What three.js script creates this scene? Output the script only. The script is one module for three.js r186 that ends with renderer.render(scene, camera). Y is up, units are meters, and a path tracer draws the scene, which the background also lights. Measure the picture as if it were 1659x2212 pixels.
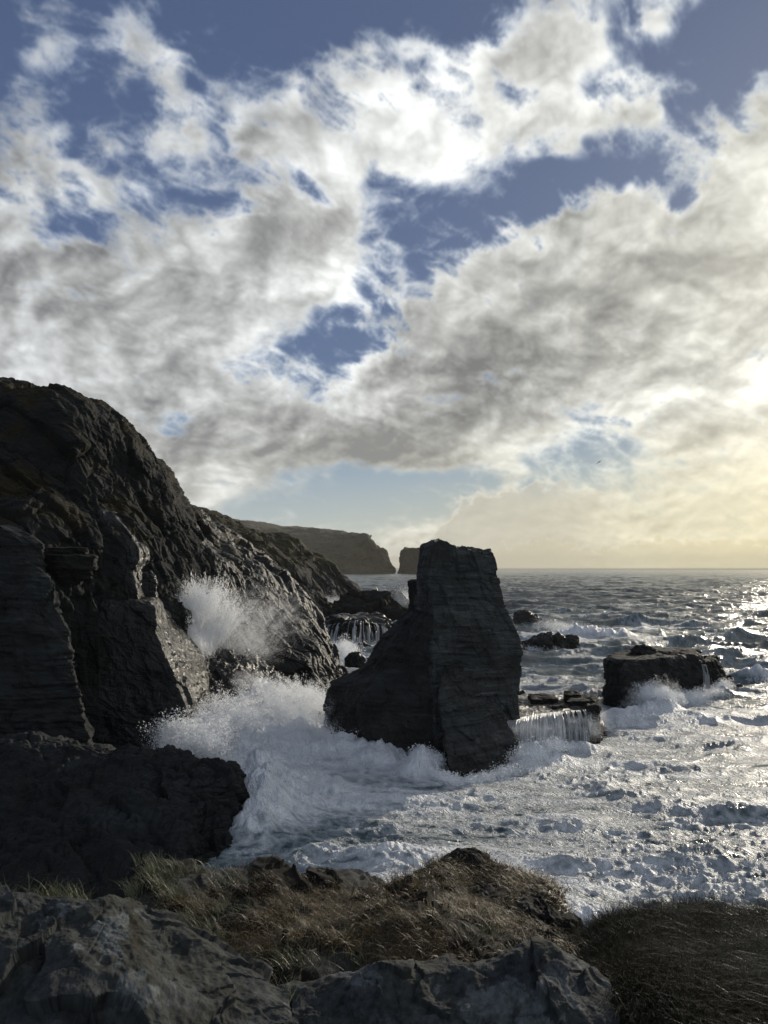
import * as THREE from 'three';
import { mergeGeometries } from 'three/addons/utils/BufferGeometryUtils.js';

// ---------------------------------------------------------------- camera, sky, sun, exposure
const F = 1661, CX = 829.5, HOR = 1228, EYE = 20;            // lens length and horizon of the picture, eye height over the sea
const scene = new THREE.Scene();
const camera = new THREE.PerspectiveCamera(2 * Math.atan(1106 / F) * 180 / Math.PI, 768 / 1024, 0.1, 60000);
camera.position.set(0, EYE, 0);
camera.lookAt(0, EYE, -100);
camera.setViewOffset(768, 1024, 0, (1106 - HOR) / 2212 * 1024, 768, 1024);   // level camera with a shifted lens
camera.focus = 40; camera.userData.fStop = 9;

const renderer = new THREE.WebGLRenderer({ antialias: true });
renderer.toneMapping = THREE.LinearToneMapping;
renderer.toneMappingExposure = 1.0;
renderer.shadowMap.enabled = true;
scene.fog = new THREE.FogExp2(0xece4d0, 0.000038);

const SUN_AZ = 35.5 * Math.PI / 180, SUN_EL = 15 * Math.PI / 180;
const SUN = new THREE.Vector3(Math.sin(SUN_AZ) * Math.cos(SUN_EL), Math.sin(SUN_EL), -Math.cos(SUN_AZ) * Math.cos(SUN_EL));
const sun = new THREE.DirectionalLight(new THREE.Color().setRGB(1, 0.9, 0.74), 3.6);
sun.position.copy(SUN).multiplyScalar(300);
sun.shadow.radius = 1.6;
sun.castShadow = true; sun.shadow.mapSize.set(4096, 4096);
Object.assign(sun.shadow.camera, { left: -150, right: 150, top: 150, bottom: -150, near: 1, far: 800 });
scene.add(sun, sun.target);

// ---------------------------------------------------------------- numbers: random, noise
const clamp = (x, a = 0, b = 1) => (x < a ? a : x > b ? b : x);
const mix = (a, b, t) => a + (b - a) * t;
const sstep = (a, b, x) => { const t = clamp((x - a) / (b - a)); return t * t * (3 - 2 * t); };
const RNG = (s) => () => { s = (s + 0x6d2b79f5) | 0; let t = Math.imul(s ^ (s >>> 15), 1 | s); t = (t + Math.imul(t ^ (t >>> 7), 61 | t)) ^ t; return ((t ^ (t >>> 14)) >>> 0) / 4294967296; };
const hash = (a, b = 0, c = 0) => { let h = Math.imul(a | 0, 374761393) ^ Math.imul(b | 0, 668265263) ^ Math.imul(c | 0, 2147483647); h = Math.imul(h ^ (h >>> 13), 1274126177); return ((h ^ (h >>> 16)) >>> 0) / 4294967296; };
const PERM = new Uint8Array(1024);
{ const r = RNG(77), p = [...Array(256).keys()]; for (let i = 255; i > 0; i--) { const j = Math.floor(r() * (i + 1)); [p[i], p[j]] = [p[j], p[i]]; } for (let i = 0; i < 1024; i++) PERM[i] = p[i & 255]; }
const GX = new Float32Array(256), GY = new Float32Array(256), GZ = new Float32Array(256);
{ const r = RNG(5); for (let i = 0; i < 256; i++) { const z = r() * 2 - 1, a = r() * 6.2832, q = Math.sqrt(1 - z * z); GX[i] = q * Math.cos(a) * 1.5; GY[i] = q * Math.sin(a) * 1.5; GZ[i] = z * 1.5; } }
function n3(x, y, z) {
  const xi = Math.floor(x), yi = Math.floor(y), zi = Math.floor(z), fx = x - xi, fy = y - yi, fz = z - zi;
  const u = fx * fx * fx * (fx * (fx * 6 - 15) + 10), v = fy * fy * fy * (fy * (fy * 6 - 15) + 10), w = fz * fz * fz * (fz * (fz * 6 - 15) + 10);
  const X = xi & 255, Y = yi & 255, Z = zi & 255;
  const A = PERM[X] + Y, B = PERM[X + 1] + Y, AA = PERM[A] + Z, AB = PERM[A + 1] + Z, BA = PERM[B] + Z, BB = PERM[B + 1] + Z;
  const g = (h, a, b, c) => { const i = PERM[h]; return GX[i] * a + GY[i] * b + GZ[i] * c; };
  const x0 = g(AA, fx, fy, fz), x1 = g(BA, fx - 1, fy, fz), x2 = g(AB, fx, fy - 1, fz), x3 = g(BB, fx - 1, fy - 1, fz);
  const x4 = g(AA + 1, fx, fy, fz - 1), x5 = g(BA + 1, fx - 1, fy, fz - 1), x6 = g(AB + 1, fx, fy - 1, fz - 1), x7 = g(BB + 1, fx - 1, fy - 1, fz - 1);
  const a = x0 + u * (x1 - x0), b = x2 + u * (x3 - x2), c = x4 + u * (x5 - x4), d = x6 + u * (x7 - x6);
  const e = a + v * (b - a), f = c + v * (d - c);
  return e + w * (f - e);
}
function n2(x, y) {
  const xi = Math.floor(x), yi = Math.floor(y), fx = x - xi, fy = y - yi, u = fx * fx * fx * (fx * (fx * 6 - 15) + 10), v = fy * fy * fy * (fy * (fy * 6 - 15) + 10);
  const X = xi & 255, Y = yi & 255, A = PERM[X] + Y, B = PERM[X + 1] + Y;
  const g = (h, a, b) => { const i = PERM[h + 7]; return (GX[i] * a + GY[i] * b) * 1.15; };
  const a = g(A, fx, fy), b = g(B, fx - 1, fy), c = g(A + 1, fx, fy - 1), d = g(B + 1, fx - 1, fy - 1);
  const e = a + u * (b - a), f = c + u * (d - c);
  return e + v * (f - e);
}
const fbm2 = (x, y, o, gain = 0.5) => { let s = 0, a = 1; for (let i = 0; i < o; i++) { s += a * n2(x, y); const t = x * 1.62 - y * 1.18 + 13.7; y = x * 1.18 + y * 1.62 + 5.1; x = t; a *= gain; } return s; };
const fbm3 = (x, y, z, o, gain = 0.5) => { let s = 0, a = 1; for (let i = 0; i < o; i++) { s += a * n3(x, y, z); x = x * 2.03 + 11.3; y = y * 2.01 + 4.7; z = z * 2.02 + 7.9; a *= gain; } return s; };
const rid3 = (x, y, z, o, gain = 0.5) => { let s = 0, a = 1; for (let i = 0; i < o; i++) { s += a * (1 - 2 * Math.abs(n3(x, y, z))); x = x * 2.03 + 3.3; y = y * 2.01 + 8.7; z = z * 2.02 + 1.9; a *= gain; } return s; };
const lin = (c) => (c / 255 <= 0.04045 ? c / 255 / 12.92 : Math.pow((c / 255 + 0.055) / 1.055, 2.4));
const at = (X, Y, D) => new THREE.Vector3((X - CX) / F * D, EYE + (HOR - Y) / F * D, -D);   // a spot of the place, D metres out

// ---------------------------------------------------------------- sky: air and broken clouds over the bay
function makeSky() {
  const W = 4096, H = 2048, data = new Float32Array(W * H * 4);
  // how much cloud (0-9) and how bright (0-9) over bearing and elevation, seen from the shore
  const cover = ['2333330000000000002466255100', '2443441000000113124687363000', '1453466321025655578887311100', '1333536333466667898873653113', '4432335635677778899988874447',
    '6652446847888888876782334578', '6665533455788777642000014588', '7765653247987321000167763799', '7633566689999510037999889999', '8888888999998541389999999999', '8888899999998444899999999999',
    '9999999999832579999989999999', '9999999997323479999998699999', '9999999965555899999999999999', '9999999998568999999877889999', '9999975799999999999965689999', '9999999999999999997433456778',
    '9999999976542111246545566677', '9999998632222222588877666666', '9999998633334467888888887777', '5555555555555566777777777777'];
  const bright = ['55566666678877', '56676677889888', '45567778889888', '45677889888889', '66567788876667', '66667897644555', '55678885346558', '66776774457889', '66533334579889', '77666666667788', '77777777888888'];
  const grid = (g, gx, gy) => {
    const R = g.length, C = g[0].length, x = clamp(gx, 0, C - 1.001), y = clamp(gy, 0, R - 1.001), xi = Math.floor(x), yi = Math.floor(y);
    let fx = x - xi, fy = y - yi; fx = fx * fx * (3 - 2 * fx); fy = fy * fy * (3 - 2 * fy);
    const v = (r, c) => g[r].charCodeAt(c) - 48;
    return mix(mix(v(yi, xi), v(yi, xi + 1), fx), mix(v(yi + 1, xi), v(yi + 1, xi + 1), fx), fy);
  };
  const L = [];
  for (let i = 0; i < 2048; i++) L.push(lin(i / 2047 * 300));
  const toLin = (c) => L[Math.round(clamp(c, 0, 299.9) / 300 * 2047)];
  const blueStops = [[0, 196, 200, 196], [3, 176, 190, 198], [7, 140, 163, 188], [13, 94, 116, 152], [22, 84, 104, 141], [34, 73, 92, 129], [60, 66, 83, 118], [90, 60, 78, 116]];
  const sx = SUN.x / Math.hypot(SUN.x, SUN.z), sz = SUN.z / Math.hypot(SUN.x, SUN.z);
  for (let r = H / 2; r < H; r++) {
    const el = ((r + 0.5) / H - 0.5) * Math.PI, y = Math.sin(el), ce = Math.cos(el), eld = el * 57.2958;
    let k = 0; while (k < blueStops.length - 2 && blueStops[k + 1][0] < eld) k++;
    const b0 = blueStops[k], b1 = blueStops[k + 1], bt = clamp((eld - b0[0]) / (b1[0] - b0[0]));
    const base = [1, 2, 3].map((c) => mix(b0[c], b1[c], bt));
    const inv = 1.25 / (y + 0.5);
    for (let c = 0; c < W; c++) {
      const ph = ((c + 0.5) / W - 0.5) * 2 * Math.PI, x = Math.cos(ph) * ce, z = Math.sin(ph) * ce;
      const cosS = clamp(x * SUN.x + y * SUN.y + z * SUN.z, -1, 1), ang = Math.acos(cosS) * 57.2958;
      const px = x * inv, pz = z * inv;
      // chart of the clouds by bearing and elevation; beyond it unseen sky, cloud thinned to turn the skylight bluer
      let w = 0, gx = 0, gy = 0;
      if (z < -0.15) { const X = CX + F * x / -z, Y = HOR - F * y / -z; gx = X / 1659; gy = Y / 1230; w = (1 - sstep(0, 0.5, Math.max(-gx, gx - 1))) * (1 - sstep(0, 0.45, -gy)); }
      const wx = fbm2(px * 3.1 + 4, pz * 3.1 + 9, 4, 0.55), wz = fbm2(px * 3.1 + 31, pz * 3.1 - 7, 4, 0.55);
      const qx = px + wx * 0.018, qz = pz + wz * 0.018;
      const big = fbm2(qx * 2.6, qz * 2.6, 3);
      let det = 0; { let a = 0.52, u = qx * 6.2 + 17, v = qz * 6.2 + 3; for (let i = 0; i < 7; i++) { const n = n2(u, v); det += a * (i < 1 ? n : 0.45 * n + 0.75 * (0.42 - 1.5 * Math.abs(n2(u + 5, v + 9)))); const q = u * 1.75 - v * 1.05 + 7.7; v = u * 1.05 + v * 1.75 + 2.9; u = q; a *= 0.72; } }
      // fibres drawn out by the wind
      const fu = (qx * 0.77 + qz * -0.64), fv = (qx * 0.64 + qz * 0.77);
      let fib = 0; { let a = 0.6, u = fu * 7 + wx * 0.3, v = fv * 14 + wz * 0.3; for (let i = 0; i < 6; i++) { fib += a * (0.5 - 1.6 * Math.abs(n2(u, v))); const t2 = u * 1.8 - v * 0.9 + 3.7; v = u * 0.9 + v * 1.8 + 1.3; u = t2; a *= 0.6; } }
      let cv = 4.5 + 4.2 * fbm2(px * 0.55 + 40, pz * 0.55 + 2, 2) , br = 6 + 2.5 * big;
      if (w > 0) {
        const jx = wx * 0.016 + det * 0.016, jy = wz * 0.016 + fib * 0.012;
        cv = mix(cv, grid(cover, (gx + jx) * 27, (gy + jy) * 20), w); br = mix(br, grid(bright, (gx + jx) * 13, (gy + jy) * 10), w);
      }
      const low = 1 - sstep(5, 12, eld);                                  // smoother, flatter cloud far away
      const rough = mix(1, 0.6, low);
      const t = cv / 9 + (0.05 * big + 0.50 * det + 0.44 * fib) * rough;
      let alpha = sstep(0.29, 0.87, t) * mix(0.72, 1, sstep(2, 6.5, cv));
      const thick = sstep(0.5, 1.05, t);
      // light: cloud that has less cloud towards the sun is bright, cores are grey
      const heap = (u, v) => { let q = 0, a = 0.6; u *= 4.2; v *= 4.2; for (let i = 0; i < 5; i++) { q += a * (1.7 * Math.abs(n2(u + 3.3, v + 8.1)) - 0.45); const t2 = u * 1.75 - v * 1.05 + 1.7; v = u * 1.05 + v * 1.75 + 6.2; u = t2; a *= 0.62; } return q; };
      const e = 0.03, d1 = heap(qx, qz) + 0.5 * big, d2 = heap(qx + sx * e, qz + sz * e) + 0.5 * fbm2((qx + sx * e) * 2.6, (qz + sz * e) * 2.6, 3);
      const emboss = clamp((d1 - d2) * 0.85, -0.6, 0.8), clump = fbm2(qx * 3.4 + 71, qz * 3.4 + 13, 4);
      const gaps = sstep(0.55, 1, 1 - 1.5 * Math.abs(n2(qx * 4.4 + 0.9 * wx + 61, qz * 4.4 + 0.9 * wz + 23))) * sstep(-0.2, 0.4, clump + 0.3);
      const lum = br / 9 + 0.02 + (0.52 * emboss + 0.22 * (1 - thick) - 0.15 * thick + 0.36 * clump * thick + 0.10 * gaps * thick + 0.20 * d1 * thick + 0.13 * det + 0.07 * fib) * mix(1, 0.75, low);
      const v = 114 + 126 * clamp(lum, 0, 1.2);
      const warm = Math.exp(-ang / 24), warmLow = (1 - sstep(1, 13, eld)) * Math.exp(-ang / 21);
      const cl = [v * (0.982 + 0.04 * warm), v * (0.998 + 0.01 * warm), v * (1.012 - 0.08 * warm)];
      const shade = clamp((170 - v) / 60); cl[2] *= 1 + 0.03 * shade;
      const yell = [246, 226, 162], haze = clamp(warmLow * 1.75);
      const glow = 0.26 * Math.exp(-ang / 11) + 0.10 * Math.exp(-ang / 22);
      const o = (r * W + c) * 4, G = [1, 0.95, 0.78];
      // banks of cumulus standing far out over the sea
      const azd = Math.atan2(x, -z) * 57.2958;
      let m1 = 0, m2 = 0, r1 = 0, r2 = 0;
      if (eld < 11) {
        const puff = (f, k) => { let q = 0, a = 1, u = azd * f, v = eld * f * 1.3 + k; for (let i = 0; i < 4; i++) { q += a * Math.abs(n2(u + k * 3.1, v)); u *= 2.1; v *= 2.1; a *= 0.55; } return q; };
        const inFrame = 1 - sstep(28, 40, Math.abs(azd));
        let e1 = mix(2.2 + 2.6 * n2(azd * 0.09, 3.3), -1, inFrame * (1 - sstep(0, 2.5, azd)));
        if (azd > 0) e1 = mix(e1, 0.9 + 4.6 * sstep(1, 7.5, azd) + 0.5 * sstep(7, 11, azd) - 0.9 * sstep(13, 18, azd), inFrame);
        const d1 = e1 + 1.15 * (puff(0.55, 5) - 0.35) - eld, f1 = 1 - 0.85 * sstep(10, 19, azd) * inFrame;
        m1 = sstep(0, 0.22, d1) * f1; r1 = m1 * (1 - sstep(0.08, 0.55, d1)) * f1;
        const e2 = mix(1.3 + n2(azd * 0.2, 8.8), 1.35 + 0.7 * n2(azd * 0.23, 4.1) + 0.5 * sstep(5, 14, azd), inFrame), d2b = e2 + 0.9 * (puff(1.1, 9) - 0.4) - eld, f2 = mix(0.6, sstep(4, 9, azd), inFrame);
        m2 = sstep(0, 0.14, d2b) * f2; r2 = m2 * (1 - sstep(0.05, 0.3, d2b));
      }
      const bank = [186, 186, 184];
      for (let i = 0; i < 3; i++) {
        let s = mix(mix(base[i], cl[i], alpha), yell[i] * mix(0.93, 1.03, alpha * lum), haze * mix(0.75, 0.6, alpha));
        s = mix(s, mix(bank[i], yell[i] * 0.93, haze * 0.6), m1 * 0.7) + r1 * 26;
        s = mix(s, mix(bank[i] * 0.99, yell[i] * 0.95, haze), m2 * 0.5) + r2 * 16;
        data[o + i] = toLin(s) + G[i] * glow;
      }
      data[o + 3] = 1;
    }
  }
  // below the horizon: the sea's own grey, one colour
  for (let r = 0; r < H / 2; r++) for (let c = 0; c < W; c++) { const o = (r * W + c) * 4; data[o] = 0.2; data[o + 1] = 0.22; data[o + 2] = 0.23; data[o + 3] = 1; }
  const t = new THREE.DataTexture(data, W, H, THREE.RGBAFormat, THREE.FloatType);
  t.mapping = THREE.EquirectangularReflectionMapping; t.magFilter = THREE.LinearFilter; t.minFilter = THREE.LinearFilter; t.needsUpdate = true;
  return t;
}
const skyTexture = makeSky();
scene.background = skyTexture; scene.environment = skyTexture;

// ---------------------------------------------------------------- names, labels, groups
const used = new Map();
function numbered(name) { const n = used.get(name) ?? 0; used.set(name, n + 1); return n ? name + '_' + String(n).padStart(3, '0') : name; }
function tag(o, label, category, extra = {}) { o.userData = { label, ...(category ? { category } : {}), ...extra }; return o; }
function thing(name, label, category, at0, extra) { const g = new THREE.Group(); g.name = numbered(name); g.position.copy(at0); scene.add(g); return tag(g, label, category, extra); }
function put(name, geometry, material, parent = scene) {
  const m = new THREE.Mesh(geometry, material); m.name = parent === scene ? numbered(name) : name;
  m.castShadow = m.receiveShadow = true;
  if (parent !== scene) { geometry.translate(-parent.position.x, -parent.position.y, -parent.position.z); }
  parent.add(m); return m;
}

// ---------------------------------------------------------------- surfaces: relief tiles for rock, foam and water
function tile(size, fn, range = 255) {
  const d = new Uint8Array(size * size * 4);
  for (let y = 0; y < size; y++) for (let x = 0; x < size; x++) { const v = clamp(fn(x / size, y / size)) * range, o = (y * size + x) * 4; d[o] = d[o + 1] = d[o + 2] = v; d[o + 3] = 255; }
  const t = new THREE.DataTexture(d, size, size); t.wrapS = t.wrapT = THREE.RepeatWrapping; t.magFilter = THREE.LinearFilter; t.needsUpdate = true; return t;
}
// noise on a torus of four bends: repeats without a seam
const wrapn = (u, v, f, k, sy = 1) => { const a = u * 6.28318, b = v * 6.28318; return n3(Math.cos(a) * f / 6.28 + k, Math.sin(a) * f / 6.28 + Math.cos(b) * f * sy / 6.28 * 0.7 + k * 2.3, Math.sin(b) * f * sy / 6.28 - Math.cos(b) * f * sy / 6.28 * 0.7); };
const rockRelief = tile(768, (u, v) => {
  let s = 0.55, a = 0.22, f = 6; for (let i = 0; i < 6; i++) { s += a * wrapn(u, v, f, i * 3.7 + 1, 1.3); f *= 2; a *= 0.62; }
  const bed = wrapn(u * 0.0 + 0.1, v, 38, 5.5) * 0.5 + wrapn(u, v, 10, 9, 6) * 0.8;          // thin bedding, nearly level
  s += 0.16 * bed; s -= 0.22 * sstep(0.86, 1, 1 - Math.abs(wrapn(u, v, 9, 21, 0.7)) * 1.6);    // joints
  return s;
});
const craggyRelief = tile(768, (u, v) => {
  let s = 0.3, a = 0.3, f = 7; for (let i = 0; i < 7; i++) { s += a * (0.7 - Math.abs(wrapn(u, v, f, i * 5.1 + 2)) * 1.7); f *= 2; a *= 0.6; } return s;
});
const rippleRelief = tile(768, (u, v) => {
  let s = 0.35, a = 0.3, f = 8; for (let i = 0; i < 6; i++) { s += a * (0.6 - Math.abs(wrapn(u, v, f, i * 4.3 + 7, 2.1)) * 1.5); f *= 2; a *= 0.58; } return s;
});
const foamRelief = tile(768, (u, v) => {
  let s = 0.2, a = 0.34, f = 9; for (let i = 0; i < 7; i++) { s += a * Math.abs(wrapn(u, v, f, i * 6.3 + 11, 1.4)) * 1.6; f *= 2; a *= 0.66; } return s;
});
const scaled = (t, r) => { const c = t.clone(); c.repeat.set(r, r); c.needsUpdate = true; return c; };
const M = {};
M.rock = new THREE.MeshPhysicalMaterial({ specularIntensity: 0.35, name: 'dry rock', vertexColors: true, roughness: 0.82, bumpMap: scaled(rockRelief, 1 / 9), bumpScale: 0.35 });
M.wetRock = new THREE.MeshPhysicalMaterial({ specularIntensity: 0.6, name: 'wet rock', vertexColors: true, roughness: 0.33, bumpMap: scaled(craggyRelief, 1 / 8), bumpScale: 0.55 });
M.dampRock = new THREE.MeshPhysicalMaterial({ specularIntensity: 0.45, name: 'damp rock', vertexColors: true, roughness: 0.58, bumpMap: scaled(craggyRelief, 1 / 9), bumpScale: 0.3 });
M.hill = new THREE.MeshPhysicalMaterial({ specularIntensity: 0.3, name: 'turf and rock', vertexColors: true, roughness: 0.85, bumpMap: scaled(craggyRelief, 1 / 10), bumpScale: 0.5 });
M.far = new THREE.MeshStandardMaterial({ name: 'far turf', vertexColors: true, roughness: 0.95, bumpMap: scaled(craggyRelief, 1 / 160), bumpScale: 6 });
M.near = new THREE.MeshPhysicalMaterial({ specularIntensity: 0.35, name: 'lichened rock', vertexColors: true, roughness: 0.9, bumpMap: scaled(craggyRelief, 1 / 0.9), bumpScale: 0.022 });
M.water = new THREE.MeshPhysicalMaterial({ name: 'sea water', vertexColors: true, roughness: 0.2, ior: 1.33, bumpMap: scaled(rippleRelief, 1 / 7), bumpScale: 0.22 });
M.foam = new THREE.MeshStandardMaterial({ name: 'sea foam', vertexColors: true, roughness: 0.52, bumpMap: scaled(foamRelief, 1 / 5), bumpScale: 0.5 });
M.drops = new THREE.MeshPhysicalMaterial({ name: 'water drops', color: new THREE.Color().setRGB(0.97, 0.975, 0.98), roughness: 1, transmission: 0.5, thickness: 0, side: THREE.DoubleSide });

// broken rock: every cell of a scattered net is a tilted facet of its own
function facet(x, y, z, seed) {
  const xi = Math.floor(x), yi = Math.floor(y), zi = Math.floor(z); let best = 9, bi = 0, bx = 0, by = 0, bz = 0, second = 9;
  for (let a = -1; a <= 1; a++) for (let b = -1; b <= 1; b++) for (let c = -1; c <= 1; c++) {
    const X = xi + a, Y = yi + b, Z = zi + c, h = PERM[(PERM[(PERM[(X + seed) & 255] + Y) & 255] + Z) & 255], dx = X + 0.5 + GX[h] * 0.3 - x, dy = Y + 0.5 + GY[h] * 0.3 - y, dz = Z + 0.5 + GZ[h] * 0.3 - z, d = dx * dx + dy * dy + dz * dz;
    if (d < best) { second = best; best = d; bi = h; bx = dx; by = dy; bz = dz; } else if (d < second) second = d;
  }
  const k = (bi * 7 + 31) & 255;
  return [0.75 * (GX[k] * bx + GY[k] * by + GZ[k] * bz) + 0.35 * GX[bi] , Math.sqrt(second) - Math.sqrt(best)];
}
const crags = (x, y, z, s, seed) => { const a = facet(x / s, y / s, z / s, seed), b = facet(x / s * 2.3 + 9, y / s * 2.3, z / s * 2.3, seed + 3); return a[0] + 0.42 * b[0] - 0.30 * (1 - sstep(0, 0.09, a[1])) - 0.1 * (1 - sstep(0, 0.12, b[1])); };

// ---------------------------------------------------------------- layered rock: beds of uneven thickness, each a little proud or shy of the next
function beds(seed, tMin, tMax, step = 0.02, range = 60) {
  const r = RNG(seed), n = Math.ceil(range / step), off = new Float32Array(n), id = new Int16Array(n), cut = [0];
  while (cut[cut.length - 1] < range) cut.push(cut[cut.length - 1] + tMin + (tMax - tMin) * Math.pow(r(), 1.8));
  let k = 0, cur = r() * 2 - 1, nx = r() * 2 - 1;
  for (let i = 0; i < n; i++) {
    const y = i * step; if (y >= cut[k + 1]) { k++; cur = nx; nx = r() * 2 - 1; }
    const th = cut[k + 1] - cut[k], e = Math.min(y - cut[k], cut[k + 1] - y), g = Math.min(0.07, th * 0.25);
    off[i] = cur - 1.1 * (1 - sstep(0, g, e)) + 0.25 * Math.sin((y - cut[k]) / th * 3.14); id[i] = k;
  }
  return (y) => { const i = clamp(Math.round((y + 12) / step), 0, n - 1) | 0; return [off[i], id[i]]; };
}
// rock coat: how far the face stands out at a point; along = metres round the rock
function strataFace(seed, { tMin = 0.2, tMax = 1.1, amp = 0.1, dip = [0, 0], lump = 0.5, lumpScale = 4, crag = 0.18, joint = 0.18 } = {}) {
  const B = beds(seed, tMin, tMax);
  return (p, along) => {
    const wob = 0.35 * n3(p.x * 0.12 + seed, p.y * 0.12, p.z * 0.12) + 0.07 * n3(p.x * 0.9, p.y * 0.6 + seed, p.z * 0.9);
    const [o, id] = B(p.y + dip[0] * p.x + dip[1] * p.z + wob);
    const sp = 1.1 + 2.6 * hash(id, seed), s = along / sp + 7 * hash(id, seed, 3), cell = Math.floor(s), f = s - cell, block = hash(cell, id, seed + 9) - 0.5;
    const edge = Math.min(f, 1 - f) * sp, here = 0.6 + 0.4 * n3(p.x * 0.25 + 9, p.y * 0.25, p.z * 0.25 + seed);
    let d = amp * o * here + amp * 1.2 * block - joint * (1 - sstep(0, 0.09, edge)) * (hash(cell, id, 5) > 0.45 ? 1 : 0);
    d += 0.7 * lump * fbm3(p.x / lumpScale + seed, p.y / lumpScale, p.z / lumpScale, 3) + 0.55 * lump * crags(p.x + 0.3 * p.y, p.y * 0.6, p.z, lumpScale * 0.55, seed) + crag * 0.4 * rid3(p.x * 0.9, p.y * 1.3 + seed, p.z * 0.9, 4) * 0.6;
    return d;
  };
}
// rock standing on level outlines: levels = [{ y, c: [[x, z], ...] }] from foot to top
function loftRock(levels, { nu = 200, nv = 120, face, top = () => 0, rings = 14, color, seed = 1 }) {
  const K = levels[0].c.length, pos = [], uv = [], col = [], idx = [], y0 = levels[0].y, y1 = levels[levels.length - 1].y;
  const share = []; { let tot = 0; const mid = levels[Math.floor(levels.length / 2)].c; for (let k = 0; k < K; k++) { const a = mid[k], b = mid[(k + 1) % K]; share.push(tot); tot += Math.hypot(a[0] - b[0], a[1] - b[1]); } share.push(tot); }
  const tot = share[K], V = new THREE.Vector3(), c3 = [0, 0, 0];
  const ringAt = (y) => { let i = 0; while (i < levels.length - 2 && levels[i + 1].y < y) i++; const a = levels[i], b = levels[i + 1], t = clamp((y - a.y) / (b.y - a.y)); return a.c.map((p, k) => [mix(p[0], b.c[k][0], t), mix(p[1], b.c[k][1], t)]); };
  const outline = (y) => { const c = ringAt(y), o = []; let k = 0; for (let i = 0; i < nu; i++) { const s = i / nu * tot; while (share[k + 1] <= s) k++; const t = (s - share[k]) / (share[k + 1] - share[k]), a = c[k], b = c[(k + 1) % K]; o.push([mix(a[0], b[0], t), mix(a[1], b[1], t)]); } return o; };
  const area = (o) => o.reduce((s, p, i) => { const q = o[(i + 1) % o.length]; return s + p[0] * q[1] - q[0] * p[1]; }, 0), turn = area(levels[0].c) > 0 ? 1 : -1;
  const emit = (x, y, z, u, v) => { pos.push(x, y, z); uv.push(u, v); V.set(x, y, z); color(V, c3); col.push(c3[0], c3[1], c3[2]); };
  let last = null;
  for (let j = 0; j <= nv; j++) {
    const y = mix(y0, y1, j / nv), o = outline(y); last = [];
    for (let i = 0; i < nu; i++) {
      const w = 3, a = o[(i - w + nu) % nu], b = o[(i + w) % nu]; let nx = (b[1] - a[1]) * turn, nz = -(b[0] - a[0]) * turn; const l = Math.hypot(nx, nz) || 1; nx /= l; nz /= l;
      V.set(o[i][0], y, o[i][1]); const d = face(V, i / nu * tot), t = top(o[i][0], o[i][1]) * sstep(y1 - 3, y1, y);
      const P = [o[i][0] + nx * d, y + t, o[i][1] + nz * d]; last.push(P); emit(P[0], P[1], P[2], i / nu * tot, y);
    }
  }
  const cx = last.reduce((s, p) => s + p[0], 0) / nu, cz = last.reduce((s, p) => s + p[2], 0) / nu;
  for (let j = 1; j <= rings; j++) for (let i = 0; i < nu; i++) { const t = j / rings, x = mix(last[i][0], cx, t), z = mix(last[i][2], cz, t), e = sstep(0, 0.25, t); emit(x, mix(last[i][1], y1 + top(x, z), e) + 0.12 * e * rid3(x * 0.9, seed, z * 0.9, 3), z, x + 40, z); }
  for (let j = 0; j < nv + rings; j++) for (let i = 0; i < nu; i++) { const a = j * nu + i, b = j * nu + (i + 1) % nu, c = a + nu, d = b + nu; if (turn > 0) idx.push(a, c, b, b, c, d); else idx.push(a, b, c, b, d, c); }
  return finish(pos, uv, col, idx);
}
function finish(pos, uv, col, idx) {
  const g = new THREE.BufferGeometry();
  g.setAttribute('position', new THREE.Float32BufferAttribute(pos, 3)); g.setAttribute('uv', new THREE.Float32BufferAttribute(uv, 2)); g.setAttribute('color', new THREE.Float32BufferAttribute(col, 3));
  g.setIndex(idx); g.computeVertexNormals(); return g;
}
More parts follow.
